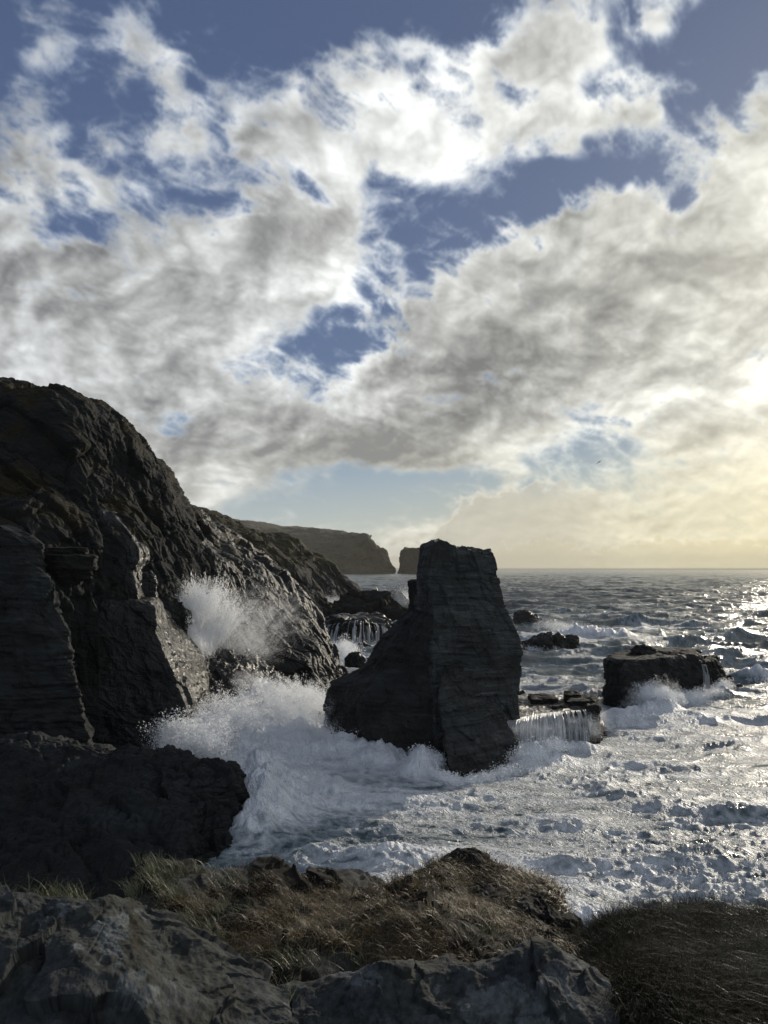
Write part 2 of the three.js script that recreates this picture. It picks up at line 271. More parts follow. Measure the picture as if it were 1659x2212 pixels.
// hillside: a net of spots of the place (rows from the back of the crest down to the foot), rounded and roughened along its own normal
function patch(net, nu, nv, { face, color, keep }) {
  const R = net.length, C = net[0].length, P = net.map((r) => r.map((p) => (p.isVector3 ? p : at(...p))));
  const cr = (a, b, c, d, t) => 0.5 * (2 * b + (c - a) * t + (2 * a - 5 * b + 4 * c - d) * t * t + (3 * b - 3 * c + d - a) * t * t * t);
  const g = (r, c) => P[clamp(r, 0, R - 1)][clamp(c, 0, C - 1)], base = new Float32Array((nu + 1) * (nv + 1) * 3), tmp = [0, 0, 0, 0];
  for (let j = 0; j <= nv; j++) for (let i = 0; i <= nu; i++) {
    const fr = j / nv * (R - 1), fc = i / nu * (C - 1), r = Math.min(R - 2, Math.floor(fr)), c = Math.min(C - 2, Math.floor(fc)), tr = fr - r, tc = fc - c;
    for (let k = 0; k < 3; k++) { for (let q = 0; q < 4; q++) { const e = 'xyz'[k]; tmp[q] = cr(g(r - 1 + q, c - 1)[e], g(r - 1 + q, c)[e], g(r - 1 + q, c + 1)[e], g(r - 1 + q, c + 2)[e], tc); } base[(j * (nu + 1) + i) * 3 + k] = cr(tmp[0], tmp[1], tmp[2], tmp[3], tr); }
  }
  const idx = []; for (let j = 0; j < nv; j++) for (let i = 0; i < nu; i++) { const a = j * (nu + 1) + i, b = a + 1, c = a + nu + 1, d = c + 1; idx.push(a, c, b, b, c, d); }
  const g0 = new THREE.BufferGeometry(); g0.setAttribute('position', new THREE.BufferAttribute(base, 3)); g0.setIndex(idx); g0.computeVertexNormals();
  const N = g0.attributes.normal.array, pos = new Float32Array(base.length), uv = new Float32Array(base.length / 3 * 2), col = new Float32Array(base.length), V = new THREE.Vector3(), n = new THREE.Vector3(), c3 = [0, 0, 0];
  const rowLen = new Float32Array(nv + 1);
  for (let j = 0; j <= nv; j++) for (let i = 0; i <= nu; i++) {
    const k = j * (nu + 1) + i; V.fromArray(base, k * 3); n.fromArray(N, k * 3);
    uv[k * 2] = V.x + 0.35 * V.z; uv[k * 2 + 1] = V.y - 0.6 * V.z;
    const d = face(V, n, i / nu, j / nv); V.addScaledVector(n, d); V.toArray(pos, k * 3); color(V, n, c3, d, i / nu, j / nv); col[k * 3] = c3[0]; col[k * 3 + 1] = c3[1]; col[k * 3 + 2] = c3[2];
  }
  const out = new THREE.BufferGeometry(); out.setAttribute('position', new THREE.BufferAttribute(pos, 3)); out.setAttribute('uv', new THREE.BufferAttribute(uv, 2)); out.setAttribute('color', new THREE.BufferAttribute(col, 3)); out.setIndex(idx); out.computeVertexNormals();
  out.userData = { nu, nv };
  return out;
}
const rgb = (c, r, g, b, k = 1) => { c[0] = r * k; c[1] = g * k; c[2] = b * k; };
const ROCK = 0.16;
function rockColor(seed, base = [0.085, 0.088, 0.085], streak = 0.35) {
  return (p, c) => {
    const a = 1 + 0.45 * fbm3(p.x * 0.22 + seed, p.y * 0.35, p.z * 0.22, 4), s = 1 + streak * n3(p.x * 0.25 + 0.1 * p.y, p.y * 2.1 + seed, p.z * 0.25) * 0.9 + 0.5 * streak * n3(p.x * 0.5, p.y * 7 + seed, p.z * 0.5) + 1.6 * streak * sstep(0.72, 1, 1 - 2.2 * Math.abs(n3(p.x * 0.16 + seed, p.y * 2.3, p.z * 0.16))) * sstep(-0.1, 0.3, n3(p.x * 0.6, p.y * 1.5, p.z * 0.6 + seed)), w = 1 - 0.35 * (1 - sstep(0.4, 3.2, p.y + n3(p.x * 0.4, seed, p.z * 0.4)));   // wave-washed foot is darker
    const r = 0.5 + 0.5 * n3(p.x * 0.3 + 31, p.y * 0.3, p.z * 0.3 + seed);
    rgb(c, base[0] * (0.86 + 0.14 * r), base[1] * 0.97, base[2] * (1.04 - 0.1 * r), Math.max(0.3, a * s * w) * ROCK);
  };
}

// ---------------------------------------------------------------- land, far to near
const xz = (X, D) => [(X - CX) / F * D, -D];
const yAt = (Y, D) => EYE + (HOR - Y) / F * D;
{ // the far headland
  const net = [
    [[200, 1150, 3900], [420, 1140, 3900], [520, 1140, 3850], [620, 1150, 3800], [700, 1156, 3700], [760, 1168, 3500], [800, 1190, 3300], [822, 1205, 3150], [836, 1220, 3050], [850, 1238, 2950]],
    [[200, 1140, 3500], [420, 1128, 3500], [500, 1122, 3450], [600, 1135, 3400], [700, 1142, 3300], [752, 1150, 3150], [793, 1160, 3000], [819, 1184, 2960], [833, 1190, 2945], [853, 1236, 2930]],
    [[200, 1165, 3200], [420, 1160, 3200], [500, 1155, 3150], [600, 1165, 3100], [700, 1172, 3000], [755, 1182, 2950], [794, 1195, 2920], [816, 1210, 2905], [832, 1218, 2900], [850, 1240, 2900]],
    [[200, 1205, 3000], [420, 1205, 3000], [500, 1200, 2950], [600, 1205, 2900], [700, 1210, 2880], [755, 1215, 2870], [788, 1222, 2860], [812, 1230, 2850], [828, 1236, 2850], [846, 1242, 2850]],
    [[200, 1248, 2800], [420, 1248, 2800], [500, 1248, 2780], [600, 1248, 2760], [700, 1248, 2760], [755, 1248, 2760], [786, 1248, 2760], [810, 1248, 2770], [826, 1248, 2780], [842, 1248, 2790]]];
  const g = patch(net, 260, 110, {
    face: (p, n, u, v) => (7 * fbm3(p.x * 0.012, p.y * 0.02, p.z * 0.012, 5) + (8 * crags(p.x, p.y * 0.6, p.z, 40, 3) + 6 * rid3(p.x * 0.03, p.y * 0.012, p.z * 0.03, 4) * 0.5) * sstep(0.45, 0.8, u + 0.3 * v)) * sstep(0, 0.2, v),
    color: (p, n, c) => { const t = fbm3(p.x * 0.01, p.y * 0.03, p.z * 0.01, 4), s = sstep(0.25, 0.6, n.y + 0.15 * t); rgb(c, mix(0.026, 0.034, s), mix(0.026, 0.032, s), mix(0.024, 0.02, s), 1 + 0.35 * t); } });
  tag(put('headland', g, M.far), 'broad headland hazy in the distance with cliffs falling to the sea', null, { kind: 'structure' });
  const face = (p) => 9 * fbm3(p.x * 0.02, p.y * 0.02, p.z * 0.02, 5);
  const L = (y, a, b, c, d, e) => ({ y, c: [xz(a, 2950), xz(b, 2880), xz(c, 2880), xz(d, 2940), xz(e, 3080)] });
  const o = thing('far_stack', 'flat-topped rock island hazy beyond the headland, tip of the coast', 'rock island', at(890, 1240, 2950));
  put('rock_mass', loftRock([L(-8, 856, 880, 930, 950, 910), L(12, 860, 880, 930, 945, 910), L(60, 863, 884, 928, 938, 908), L(88, 867, 886, 922, 930, 905), L(97, 873, 888, 918, 924, 902)], { nu: 140, nv: 50, rings: 8, face, top: (x, z) => 8 * n2(x * 0.03, z * 0.03) + (x - o.position.x) * -0.02, color: rockColor(4, [0.07, 0.07, 0.065], 0.1) }), M.far, o);
}
{ // second ridge, behind the spur
  const col = (p, n, c, d) => { const t = fbm3(p.x * 0.06, p.y * 0.09, p.z * 0.06, 4), s = sstep(0.35, 0.65, n.y + 0.25 * t) * sstep(14, 26, p.y); rgb(c, mix(0.026, 0.03, s), mix(0.027, 0.027, s), mix(0.026, 0.015, s), 1 + 0.5 * t); };
  const face = (p, n, u, v) => (1.3 * crags(p.x + p.y * 0.5, p.y, p.z, 9, 5) + 2.0 * fbm3(p.x * 0.05, p.y * 0.05, p.z * 0.05, 3) + 1.9 * rid3(p.x * 0.11 + p.y * 0.06, p.y * 0.05, p.z * 0.11, 4) * 0.6) * mix(0.35, 1, sstep(0.05, 0.3, v));
  const net = [
    [[250, 1090, 560], [380, 1100, 560], [480, 1130, 560], [560, 1166, 560], [640, 1190, 555], [700, 1230, 545], [750, 1270, 530], [790, 1300, 520]],
    [[250, 1060, 470], [392, 1089, 468], [490, 1124, 465], [568, 1157, 462], [625, 1164, 460], [682, 1200, 455], [730, 1238, 452], [778, 1286, 455]],
    [[250, 1120, 420], [380, 1130, 420], [470, 1150, 420], [560, 1185, 420], [635, 1200, 425], [690, 1235, 432], [735, 1264, 440], [780, 1296, 448]],
    [[250, 1200, 385], [380, 1200, 390], [460, 1200, 395], [560, 1230, 400], [640, 1245, 410], [695, 1268, 420], [738, 1285, 432], [778, 1304, 440]],
    [[250, 1330, 365], [380, 1330, 375], [460, 1320, 385], [560, 1320, 395], [640, 1318, 405], [695, 1312, 416], [738, 1310, 428], [774, 1312, 436]]];
  tag(put('coastal_ridge', patch(net, 300, 170, { face, color: col }), M.hill), 'second rocky ridge sloping to the sea behind the dark spur', null, { kind: 'structure' });
  const net2 = [
    [[300, 1120, 330], [420, 1140, 330], [520, 1170, 330], [600, 1215, 325], [660, 1265, 320], [710, 1310, 315]],
    [[300, 1095, 290], [420, 1118, 292], [545, 1168, 292], [612, 1212, 290], [665, 1256, 290], [716, 1312, 292]],
    [[300, 1200, 265], [420, 1200, 270], [530, 1215, 275], [600, 1245, 278], [655, 1280, 282], [710, 1325, 288]],
    [[300, 1390, 245], [420, 1380, 255], [530, 1365, 262], [600, 1355, 268], [655, 1350, 275], [704, 1345, 283]]];
  tag(put('coastal_ridge', patch(net2, 220, 130, { face, color: col }), M.hill), 'lower craggy shoulder between the spur and the second ridge', null, { kind: 'structure' });
}
const cliffColor = (p, n, c, d, u, v) => {
  const t = fbm3(p.x * 0.18, p.y * 0.22, p.z * 0.18, 4), s = sstep(-0.05, 0.4, n.y * 0.6 + 0.55 * t - 0.25) * sstep(19, 29, p.y + 5 * t), k = 1 + 0.5 * t;
  const q = n3(p.x * 0.9, p.y * 0.9, p.z * 0.9);
  rgb(c, mix(0.066, 0.085 + 0.03 * q, s), mix(0.077, 0.07 + 0.02 * q, s), mix(0.08, 0.035, s), Math.max(0.35, k) * mix(0.8, 1, sstep(3, 12, p.y)) * 0.18);
};
{ // the spur that runs down to the cove
  const net = [
    [[300, 1060, 185], [420, 1120, 182], [500, 1160, 180], [560, 1205, 176], [615, 1255, 172], [655, 1310, 168], [685, 1370, 162], [712, 1430, 154], [738, 1480, 140], [744, 1505, 132]],
    [[330, 1062, 150], [400, 1103, 146], [448, 1136, 146], [530, 1168, 147], [578, 1213, 146], [628, 1254, 144], [668, 1300, 142], [693, 1352, 139], [713, 1398, 136], [734, 1462, 130]],
    [[330, 1110, 122], [398, 1140, 122], [442, 1170, 123], [515, 1215, 125], [560, 1260, 126], [600, 1305, 126], [632, 1352, 126], [660, 1395, 125], [688, 1432, 125], [720, 1482, 124]],
    [[330, 1190, 110], [398, 1200, 111], [442, 1230, 112], [505, 1285, 114], [545, 1330, 116], [585, 1372, 117], [620, 1408, 118], [648, 1440, 118], [676, 1470, 119], [708, 1508, 120]],
    [[330, 1500, 104], [398, 1500, 105], [442, 1500, 106], [505, 1490, 108], [545, 1495, 110], [585, 1500, 112], [620, 1510, 113], [648, 1520, 114], [676, 1530, 115], [702, 1540, 116]]];
  const face = (p, n, u, v) => { const q = p.x * 0.8 + p.y * 0.6, r = p.y * 0.8 - p.x * 0.6; return (1.5 * fbm3(p.x * 0.09, p.y * 0.09, p.z * 0.09, 3) + 0.8 * crags(q, r * 0.5, p.z * 0.8, 5.5, 2) + 0.26 * crags(q, r * 0.6, p.z, 1.9, 6) + 0.35 * rid3(q * 0.24, r * 0.09, p.z * 0.2, 5, 0.6) * 0.6) * mix(0.45, 1, sstep(0.05, 0.3, v)); };
  tag(put('cliff_spur', patch(net, 420, 300, { face, color: cliffColor }), M.dampRock), 'dark wet rock spur running down to the foaming cove, left of the sea stack', null, { kind: 'structure' });
}
{ // the near cliff: a turfed brow over steep rock
  const net = [
    [[-260, 840, 125], [-150, 850, 125], [0, 880, 127], [130, 900, 129], [230, 930, 131], [280, 965, 132], [320, 1015, 134], [352, 1050, 136], [380, 1090, 140], [440, 1130, 140]],
    [[-260, 790, 90], [-150, 802, 91], [0, 835, 93], [130, 856, 96], [228, 889, 99], [280, 930, 101], [322, 985, 104], [352, 1024, 107], [380, 1080, 110], [420, 1128, 116]],
    [[-260, 900, 84], [-150, 910, 84], [0, 935, 86], [120, 955, 88], [205, 985, 91], [258, 1024, 94], [305, 1068, 97], [345, 1098, 100], [385, 1132, 104], [425, 1165, 110]],
    [[-260, 1040, 78], [-150, 1050, 78], [0, 1070, 80], [95, 1085, 82], [180, 1105, 85], [250, 1130, 88], [305, 1158, 91], [352, 1182, 95], [400, 1205, 100], [440, 1225, 106]],
    [[-260, 1170, 71], [-150, 1170, 71.5], [0, 1160, 73], [95, 1150, 75.5], [180, 1170, 79], [250, 1190, 83], [305, 1225, 86.5], [360, 1262, 91], [415, 1285, 98], [460, 1290, 104]],
    [[-260, 1420, 70], [-150, 1420, 70.5], [0, 1420, 71.5], [95, 1420, 74], [180, 1420, 77.5], [250, 1420, 81], [310, 1420, 84], [370, 1410, 90], [430, 1400, 96], [480, 1390, 102]],
    [[-260, 1760, 70], [-150, 1760, 70], [0, 1740, 73], [95, 1720, 75], [180, 1700, 78], [250, 1680, 81], [310, 1650, 85], [380, 1620, 89], [450, 1590, 94], [510, 1560, 100]]];
  const face = (p, n, u, v) => {
    const g = p.x * 0.5 - p.z * 0.45 + p.y * 0.35, turf = sstep(0.42, 0.12, v), q = p.x * 0.75 + p.y * 0.65, r = p.y * 0.75 - p.x * 0.65;
    return 1.1 * fbm3(p.x * 0.09, p.y * 0.09, p.z * 0.09, 4) + mix(0.8, 0.4, turf) * crags(q, r * 0.45, p.z, 4.2, 8) + mix(0.3, 0.1, turf) * crags(q, r * 0.6, p.z, 1.5, 4) + 0.75 * rid3(g * 0.19, r * 0.05 + 3, (p.x + p.z) * 0.07, 4) * 0.55 + 0.28 * turf * fbm3(p.x * 0.9, p.y * 0.9, p.z * 0.9, 3);
  };
  const cliff = thing('near_cliff', 'steep dark cliff with brown turf on its brow, filling the left of the cove', null, new THREE.Vector3(-40, 0, -85), { kind: 'structure' });
  put('turfed_slope', patch(net, 460, 380, { face, color: cliffColor }), M.hill, cliff);
  // layered wall at the left
  const w = (y, x0, x1, D0, D1) => ({ y, c: [xz(-280, D0), xz(x0, D0 - 1), xz(x1, D0), xz(x1 - 14, D1), xz(-280, D1 + 3)] });
  const wall = [w(-3, 120, 212, 66, 78), w(1, 115, 206, 66.5, 78), w(5.4, 100, 190, 67, 78), w(9.3, 90, 168, 67.5, 78), w(11.2, 85, 154, 68, 78), w(14.3, 80, 146, 68.5, 78), w(16.2, 78, 127, 69, 78), w(18.7, 70, 121, 69.5, 78), w(19.4, 60, 98, 70, 78), w(22.2, 50, 95, 71, 79), w(23.4, 20, 58, 72, 80), w(24.6, -40, 10, 73, 81)];
  put('layered_wall', loftRock(wall, { nu: 420, nv: 260, rings: 8, face: strataFace(21, { tMin: 0.16, tMax: 0.9, amp: 0.16, lump: 0.5, crag: 0.25, joint: 0.2 }), top: (x, z) => 0.5 * n2(x * 0.3, z * 0.3), color: rockColor(2, [0.1, 0.11, 0.112], 0.6) }), M.rock, cliff);
  // thick slabs jutting out over the wall
  const slab = (seed, y, h, a, b, D, deep) => loftRock([{ y, c: [xz(a + 4, D), xz(b - 3, D + 0.3), xz(b, D + deep), xz(a, D + deep)] }, { y: y + h, c: [xz(a, D - 0.1), xz(b, D + 0.1), xz(b + 3, D + deep), xz(a, D + deep)] }], { nu: 120, nv: 16, rings: 6, face: strataFace(seed, { tMin: 0.15, tMax: 0.5, amp: 0.1, lump: 0.45, lumpScale: 1.8, crag: 0.25, joint: 0.08 }), top: (x, z) => 0.1 * n2(x, z), color: rockColor(seed, [0.1, 0.098, 0.085], 0.4) });
  put('slab', slab(31, 21.2, 0.8, 60, 187, 74.8, 9), M.rock, cliff);
  put('slab', slab(32, 19.9, 1.4, 84, 206, 74.0, 9), M.rock, cliff);
  put('slab', slab(33, 18.5, 1.5, 70, 176, 74.6, 9), M.rock, cliff);
  put('slab', slab(34, 18.9, 1.1, 120, 196, 74.4, 9), M.rock, cliff);
  // smooth panels of the cliff's lower half
  const block = (name, seed, lv, o = {}) => put(name, loftRock(lv, { nu: 240, nv: 150, rings: 8, face: strataFace(seed, { tMin: 0.5, tMax: 2.4, amp: 0.07, lump: 0.55, lumpScale: 5, crag: 0.2, joint: 0.12, dip: [0.12, 0], ...o }), top: (x, z) => 0.4 * n2(x * 0.5, z * 0.5), color: rockColor(seed, [0.085, 0.092, 0.09], 0.2), seed }), o.wet ? M.wetRock : M.rock, cliff);
  const b = (y, a, c, D, D2 = D + 9, cx = c + 10) => ({ y, c: [xz(a, D), xz(c, D + 0.6), xz(cx, D2), xz(a - 10, D2)] });
  block('pillar', 41, [b(-3, 150, 215, 76), b(8, 145, 215, 76.5), b(14, 140, 214, 77), b(18.2, 135, 193, 77.5)]);
  block('panel', 42, [b(-3, 212, 345, 80, 91, 380), b(12, 208, 320, 80.8, 91, 370), b(19.7, 212, 284, 82, 91, 346), b(21, 213, 299, 82.4, 91, 342), b(22.1, 214, 302, 82.8, 91, 338), b(23.7, 214, 280, 83.5, 91, 318), b(25.6, 216, 252, 84.4, 91, 290), b(26.6, 218, 240, 86, 91, 260)], { wet: 1, lump: 0.35 });
  block('panel', 43, [b(-3, 208, 440, 77, 92, 470), b(6.2, 210, 400, 77.6, 92, 452), b(9.8, 212, 374, 78, 92, 436), b(11, 213, 357, 78.3, 92, 420), b(13.3, 214, 337, 78.8, 92, 390), b(16.0, 216, 335, 79.4, 92, 358), b(16.7, 222, 328, 80, 92, 345)], { lump: 0.4, wet: 1 });
  block('panel', 44, [b(8, 280, 352, 83, 94, 392), b(16, 284, 337, 84, 94, 362), b(18.5, 288, 334, 84.6, 94, 344), b(19.7, 296, 326, 85.2, 94, 334)], { wet: 1, lump: 0.4 });
}
{ // shoulder of rock that the surge pours over
  const net = [
    [[350, 1420, 112], [400, 1420, 114], [470, 1425, 116], [540, 1450, 116], [590, 1480, 114], [640, 1510, 112], [690, 1540, 110]],
    [[360, 1400, 94], [395, 1396, 96], [462, 1400, 100], [530, 1416, 102], [585, 1452, 103], [640, 1490, 103], [695, 1525, 103]],
    [[352, 1480, 89], [400, 1460, 90], [460, 1460, 92], [525, 1475, 94], [578, 1500, 96], [630, 1530, 98], [690, 1560, 99]],
    [[345, 1680, 85], [400, 1660, 86], [460, 1640, 88], [520, 1620, 90], [570, 1610, 92], [625, 1600, 94], [685, 1600, 96]]];
  const face = (p, n, u, v) => 0.9 * fbm3(p.x * 0.16, p.y * 0.16, p.z * 0.16, 3) + 0.5 * crags(p.x + p.y * 0.4, p.y * 0.6, p.z, 3.1, 14) + 0.24 * crags(p.x, p.y * 0.7, p.z, 1.2, 9) + 0.12 * n3(p.x * 1.6, p.y * 1.6, p.z * 1.6);
  tag(put('rock_shoulder', patch(net, 280, 170, { face, color: (p, n, c) => rockColor(6, [0.08, 0.083, 0.08], 0.1)(p, c) }), M.wetRock), 'rounded wet rock shoulder below the cliff with white surge pouring over it', 'rock');
}
{ // the dark rock in the near left
  const net = [
    [[-220, 1640, 72], [-80, 1640, 72], [60, 1640, 71], [180, 1640, 70], [300, 1640, 69], [400, 1650, 68], [470, 1680, 67], [520, 1720, 66], [545, 1790, 65], [552, 1860, 64]],
    [[-220, 1575, 62], [-80, 1580, 62], [60, 1592, 61.5], [180, 1606, 61], [300, 1617, 60.5], [400, 1630, 60], [458, 1646, 60], [502, 1668, 59.5], [528, 1740, 59], [534, 1840, 58.5]],
    [[-220, 1660, 57], [-80, 1665, 57], [60, 1670, 56.5], [180, 1680, 56], [300, 1690, 56], [385, 1700, 56], [440, 1715, 56], [485, 1740, 56], [512, 1800, 56], [524, 1870, 56]],
    [[-220, 1830, 50], [-80, 1830, 50], [60, 1830, 50], [180, 1830, 50], [300, 1830, 50.5], [380, 1828, 51.5], [435, 1825, 53], [475, 1840, 53.5], [502, 1865, 54], [518, 1900, 54.5]],
    [[-220, 2110, 40], [-80, 2110, 40], [60, 2110, 40], [180, 2110, 40], [300, 2090, 41], [380, 2040, 45], [435, 1955, 50], [475, 1950, 51], [500, 1945, 52], [515, 1940, 53]]];
  const B = beds(17, 0.3, 1.3);
  const face = (p, n, u, v) => { const [o] = B(p.y + 0.12 * p.x + 8 + 0.4 * n3(p.x * 0.15, p.y * 0.15, p.z * 0.15)); return 0.07 * o + 0.7 * fbm3(p.x * 0.2, p.y * 0.2, p.z * 0.2, 3) + 0.42 * crags(p.x, p.y * 0.8, p.z, 2.4, 12) + 0.16 * crags(p.x, p.y, p.z, 0.9, 7); };
  tag(put('dark_rock', patch(net, 330, 200, { face, color: (p, n, c) => rockColor(9, [0.085, 0.094, 0.1], 0.35)(p, c) }), M.rock), 'big near-black rock in shade with surf bursting up its right edge', 'rock');
}
{ // the sea stack
  const o = thing('sea_stack', 'tall flat-topped layered sea stack standing alone in the white surf', 'sea stack', new THREE.Vector3(8, 0, -84));
  const T = (y, l, f, r, bk, Df = 77, Dr = 82) => ({ y, c: [xz(l, 86), xz(f, Df), xz(r, Dr), xz(bk + 6, 92), xz(bk - 40, 97), xz(l + 12, 95)] });
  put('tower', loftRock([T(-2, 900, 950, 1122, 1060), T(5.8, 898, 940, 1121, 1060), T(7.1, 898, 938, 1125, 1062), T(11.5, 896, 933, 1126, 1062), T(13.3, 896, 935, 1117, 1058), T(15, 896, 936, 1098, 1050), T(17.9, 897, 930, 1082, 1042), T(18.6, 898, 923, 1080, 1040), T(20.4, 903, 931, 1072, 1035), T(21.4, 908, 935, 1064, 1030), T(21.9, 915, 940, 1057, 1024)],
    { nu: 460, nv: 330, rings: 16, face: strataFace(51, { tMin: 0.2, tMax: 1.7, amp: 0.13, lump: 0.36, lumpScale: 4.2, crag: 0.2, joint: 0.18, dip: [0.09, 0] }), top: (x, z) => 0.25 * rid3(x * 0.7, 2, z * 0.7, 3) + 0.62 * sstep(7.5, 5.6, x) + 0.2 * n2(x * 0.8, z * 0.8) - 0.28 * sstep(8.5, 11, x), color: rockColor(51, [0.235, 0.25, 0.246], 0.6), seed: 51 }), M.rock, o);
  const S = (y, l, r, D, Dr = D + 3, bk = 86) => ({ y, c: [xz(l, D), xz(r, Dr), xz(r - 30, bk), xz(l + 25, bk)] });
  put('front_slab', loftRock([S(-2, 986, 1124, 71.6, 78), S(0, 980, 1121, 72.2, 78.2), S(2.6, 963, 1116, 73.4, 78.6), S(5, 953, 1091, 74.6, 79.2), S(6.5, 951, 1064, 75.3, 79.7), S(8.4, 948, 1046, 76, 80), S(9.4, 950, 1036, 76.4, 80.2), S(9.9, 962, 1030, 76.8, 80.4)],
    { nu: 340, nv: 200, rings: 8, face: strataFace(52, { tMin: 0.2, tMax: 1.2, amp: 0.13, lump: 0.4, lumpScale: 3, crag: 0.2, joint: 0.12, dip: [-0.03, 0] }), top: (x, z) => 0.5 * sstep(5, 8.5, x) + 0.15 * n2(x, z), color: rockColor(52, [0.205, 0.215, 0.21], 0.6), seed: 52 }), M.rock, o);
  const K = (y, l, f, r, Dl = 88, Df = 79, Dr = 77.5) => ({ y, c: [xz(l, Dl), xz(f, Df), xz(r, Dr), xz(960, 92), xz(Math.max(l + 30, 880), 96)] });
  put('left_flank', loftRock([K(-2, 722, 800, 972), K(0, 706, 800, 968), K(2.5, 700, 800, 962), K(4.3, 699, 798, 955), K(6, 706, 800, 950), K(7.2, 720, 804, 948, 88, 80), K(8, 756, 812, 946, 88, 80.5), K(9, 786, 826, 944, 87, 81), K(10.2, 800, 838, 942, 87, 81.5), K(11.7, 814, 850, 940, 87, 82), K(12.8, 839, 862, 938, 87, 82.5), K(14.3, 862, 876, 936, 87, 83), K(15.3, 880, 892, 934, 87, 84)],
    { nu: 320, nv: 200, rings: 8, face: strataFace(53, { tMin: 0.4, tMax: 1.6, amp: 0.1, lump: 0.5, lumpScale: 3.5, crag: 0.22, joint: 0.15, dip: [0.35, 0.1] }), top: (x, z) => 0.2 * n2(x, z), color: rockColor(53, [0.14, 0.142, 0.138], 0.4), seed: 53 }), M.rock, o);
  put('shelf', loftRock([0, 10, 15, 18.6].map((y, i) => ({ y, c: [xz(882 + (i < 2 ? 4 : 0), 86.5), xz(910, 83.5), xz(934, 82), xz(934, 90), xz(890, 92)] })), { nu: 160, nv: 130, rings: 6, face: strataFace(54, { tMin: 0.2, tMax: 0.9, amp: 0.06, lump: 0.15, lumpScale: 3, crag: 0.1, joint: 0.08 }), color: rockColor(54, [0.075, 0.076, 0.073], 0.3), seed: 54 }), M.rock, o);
}
{ // the low ledge right of the stack and the blocks on it
  const o = thing('rock_ledge', 'low flat rock ledge right of the sea stack with water falling over its edge', 'rock ledge', new THREE.Vector3(19, 0, -88));
  const L = (y, k) => ({ y, c: [xz(1050, 80 - k * 0), xz(1118 + k, 82.5), xz(1165 + k, 85), xz(1215 + k, 86.5), xz(1262 + k, 88), xz(1282 + k, 90), xz(1278 + k, 97), xz(1160, 99), xz(1060, 96)] });
  put('ledge_base', loftRock([L(-2, 26), L(1.2, 16), L(3.2, 5), L(3.9, 0)], { nu: 300, nv: 60, rings: 14, face: strataFace(61, { tMin: 0.3, tMax: 1, amp: 0.14, lump: 0.8, lumpScale: 3, crag: 0.4, joint: 0.3 }), top: (x, z) => 0.12 * n2(x * 0.8, z * 0.8), color: rockColor(61, [0.06, 0.062, 0.06], 0.2), seed: 61 }), M.wetRock, o);
  const blk = (seed, a, b, D0, D1, y0, y1, sk = 0) => loftRock([{ y: y0, c: [xz(a, D0), xz(b, D0 + 0.5), xz(b + sk, D1), xz(a + sk, D1)] }, { y: y1, c: [xz(a + 2, D0 + 0.2), xz(b - 1, D0 + 0.6), xz(b + sk - 2, D1), xz(a + sk + 2, D1)] }], { nu: 110, nv: 24, rings: 6, face: strataFace(seed, { tMin: 0.15, tMax: 0.4, amp: 0.08, lump: 0.16, lumpScale: 1.6, crag: 0.15, joint: 0.06 }), top: (x, z) => 0.06 * n2(x * 1.3, z * 1.3), color: rockColor(seed, [0.07, 0.072, 0.07], 0.25), seed });
  put('slab', blk(62, 1148, 1204, 90.5, 94.5, 3.7, 4.55, -6), M.rock, o);
  put('slab', blk(63, 1220, 1256, 91.5, 95, 3.6, 4.9, -3), M.rock, o);
  put('slab', blk(64, 1226, 1288, 89.2, 94, 3.4, 4.55, 4), M.rock, o);
  put('slab', blk(65, 1190, 1230, 87.6, 90, 3.6, 4.15, 3), M.rock, o);
  put('end_block', blk(66, 1262, 1296, 87.8, 93, -1.5, 4.2, 2), M.rock, o);
}
{ // the square islet
  const o = thing('rock_islet', 'squat square-cut rock islet right of the ledge, draining white water', 'rock islet', at(1430, 1540, 112));
  const L = (y, a, f, r, k = 0) => ({ y, c: [xz(a, 113), xz(f, 107 + k), xz(1440, 111 + k), xz(r, 118), xz(r - 12, 126), xz(1400, 127), xz(a + 20, 122)] });
  put('rock_mass', loftRock([L(-2, 1318, 1356, 1545), L(0, 1306, 1352, 1542), L(3, 1304, 1350, 1530), L(5.6, 1306, 1348, 1522), L(6.6, 1311, 1348, 1514, 0.4), L(7.05, 1320, 1352, 1506, 1)], { nu: 330, nv: 130, rings: 14, face: strataFace(71, { tMin: 0.8, tMax: 2.5, amp: 0.12, lump: 0.75, lumpScale: 3.2, crag: 0.32, joint: 0.3 }), top: (x, z) => 0.22 * n2(x * 0.5, z * 0.5), color: rockColor(71, [0.15, 0.155, 0.148], 0.2), seed: 71 }), M.rock, o);
  const R = (y, a, b) => ({ y, c: [xz(a, 117), xz(b, 118.5), xz(b + 2, 126), xz(a + 4, 126)] });
  put('end_block', loftRock([R(-2, 1512, 1572), R(0, 1512, 1566), R(3, 1516, 1558), R(5, 1518, 1550), R(5.7, 1522, 1544)], { nu: 150, nv: 60, rings: 8, face: strataFace(72, { tMin: 0.8, tMax: 2, amp: 0.1, lump: 0.6, lumpScale: 2.6, crag: 0.3, joint: 0.2 }), top: (x, z) => 0.2 * n2(x, z), color: rockColor(72, [0.07, 0.072, 0.068], 0.15), seed: 72 }), M.rock, o);
  const kn = (seed, X, D, y, rx, rz, h) => boulder(seed, (X - CX) / F * D, y, -D, rx, h, rz);
  put('knob', kn(73, 1392, 116, 7.0, 2.5, 1.7, 1.5), M.rock, o);
  put('knob', kn(74, 1440, 117, 7.0, 1.8, 1.5, 0.5), M.rock, o);
}
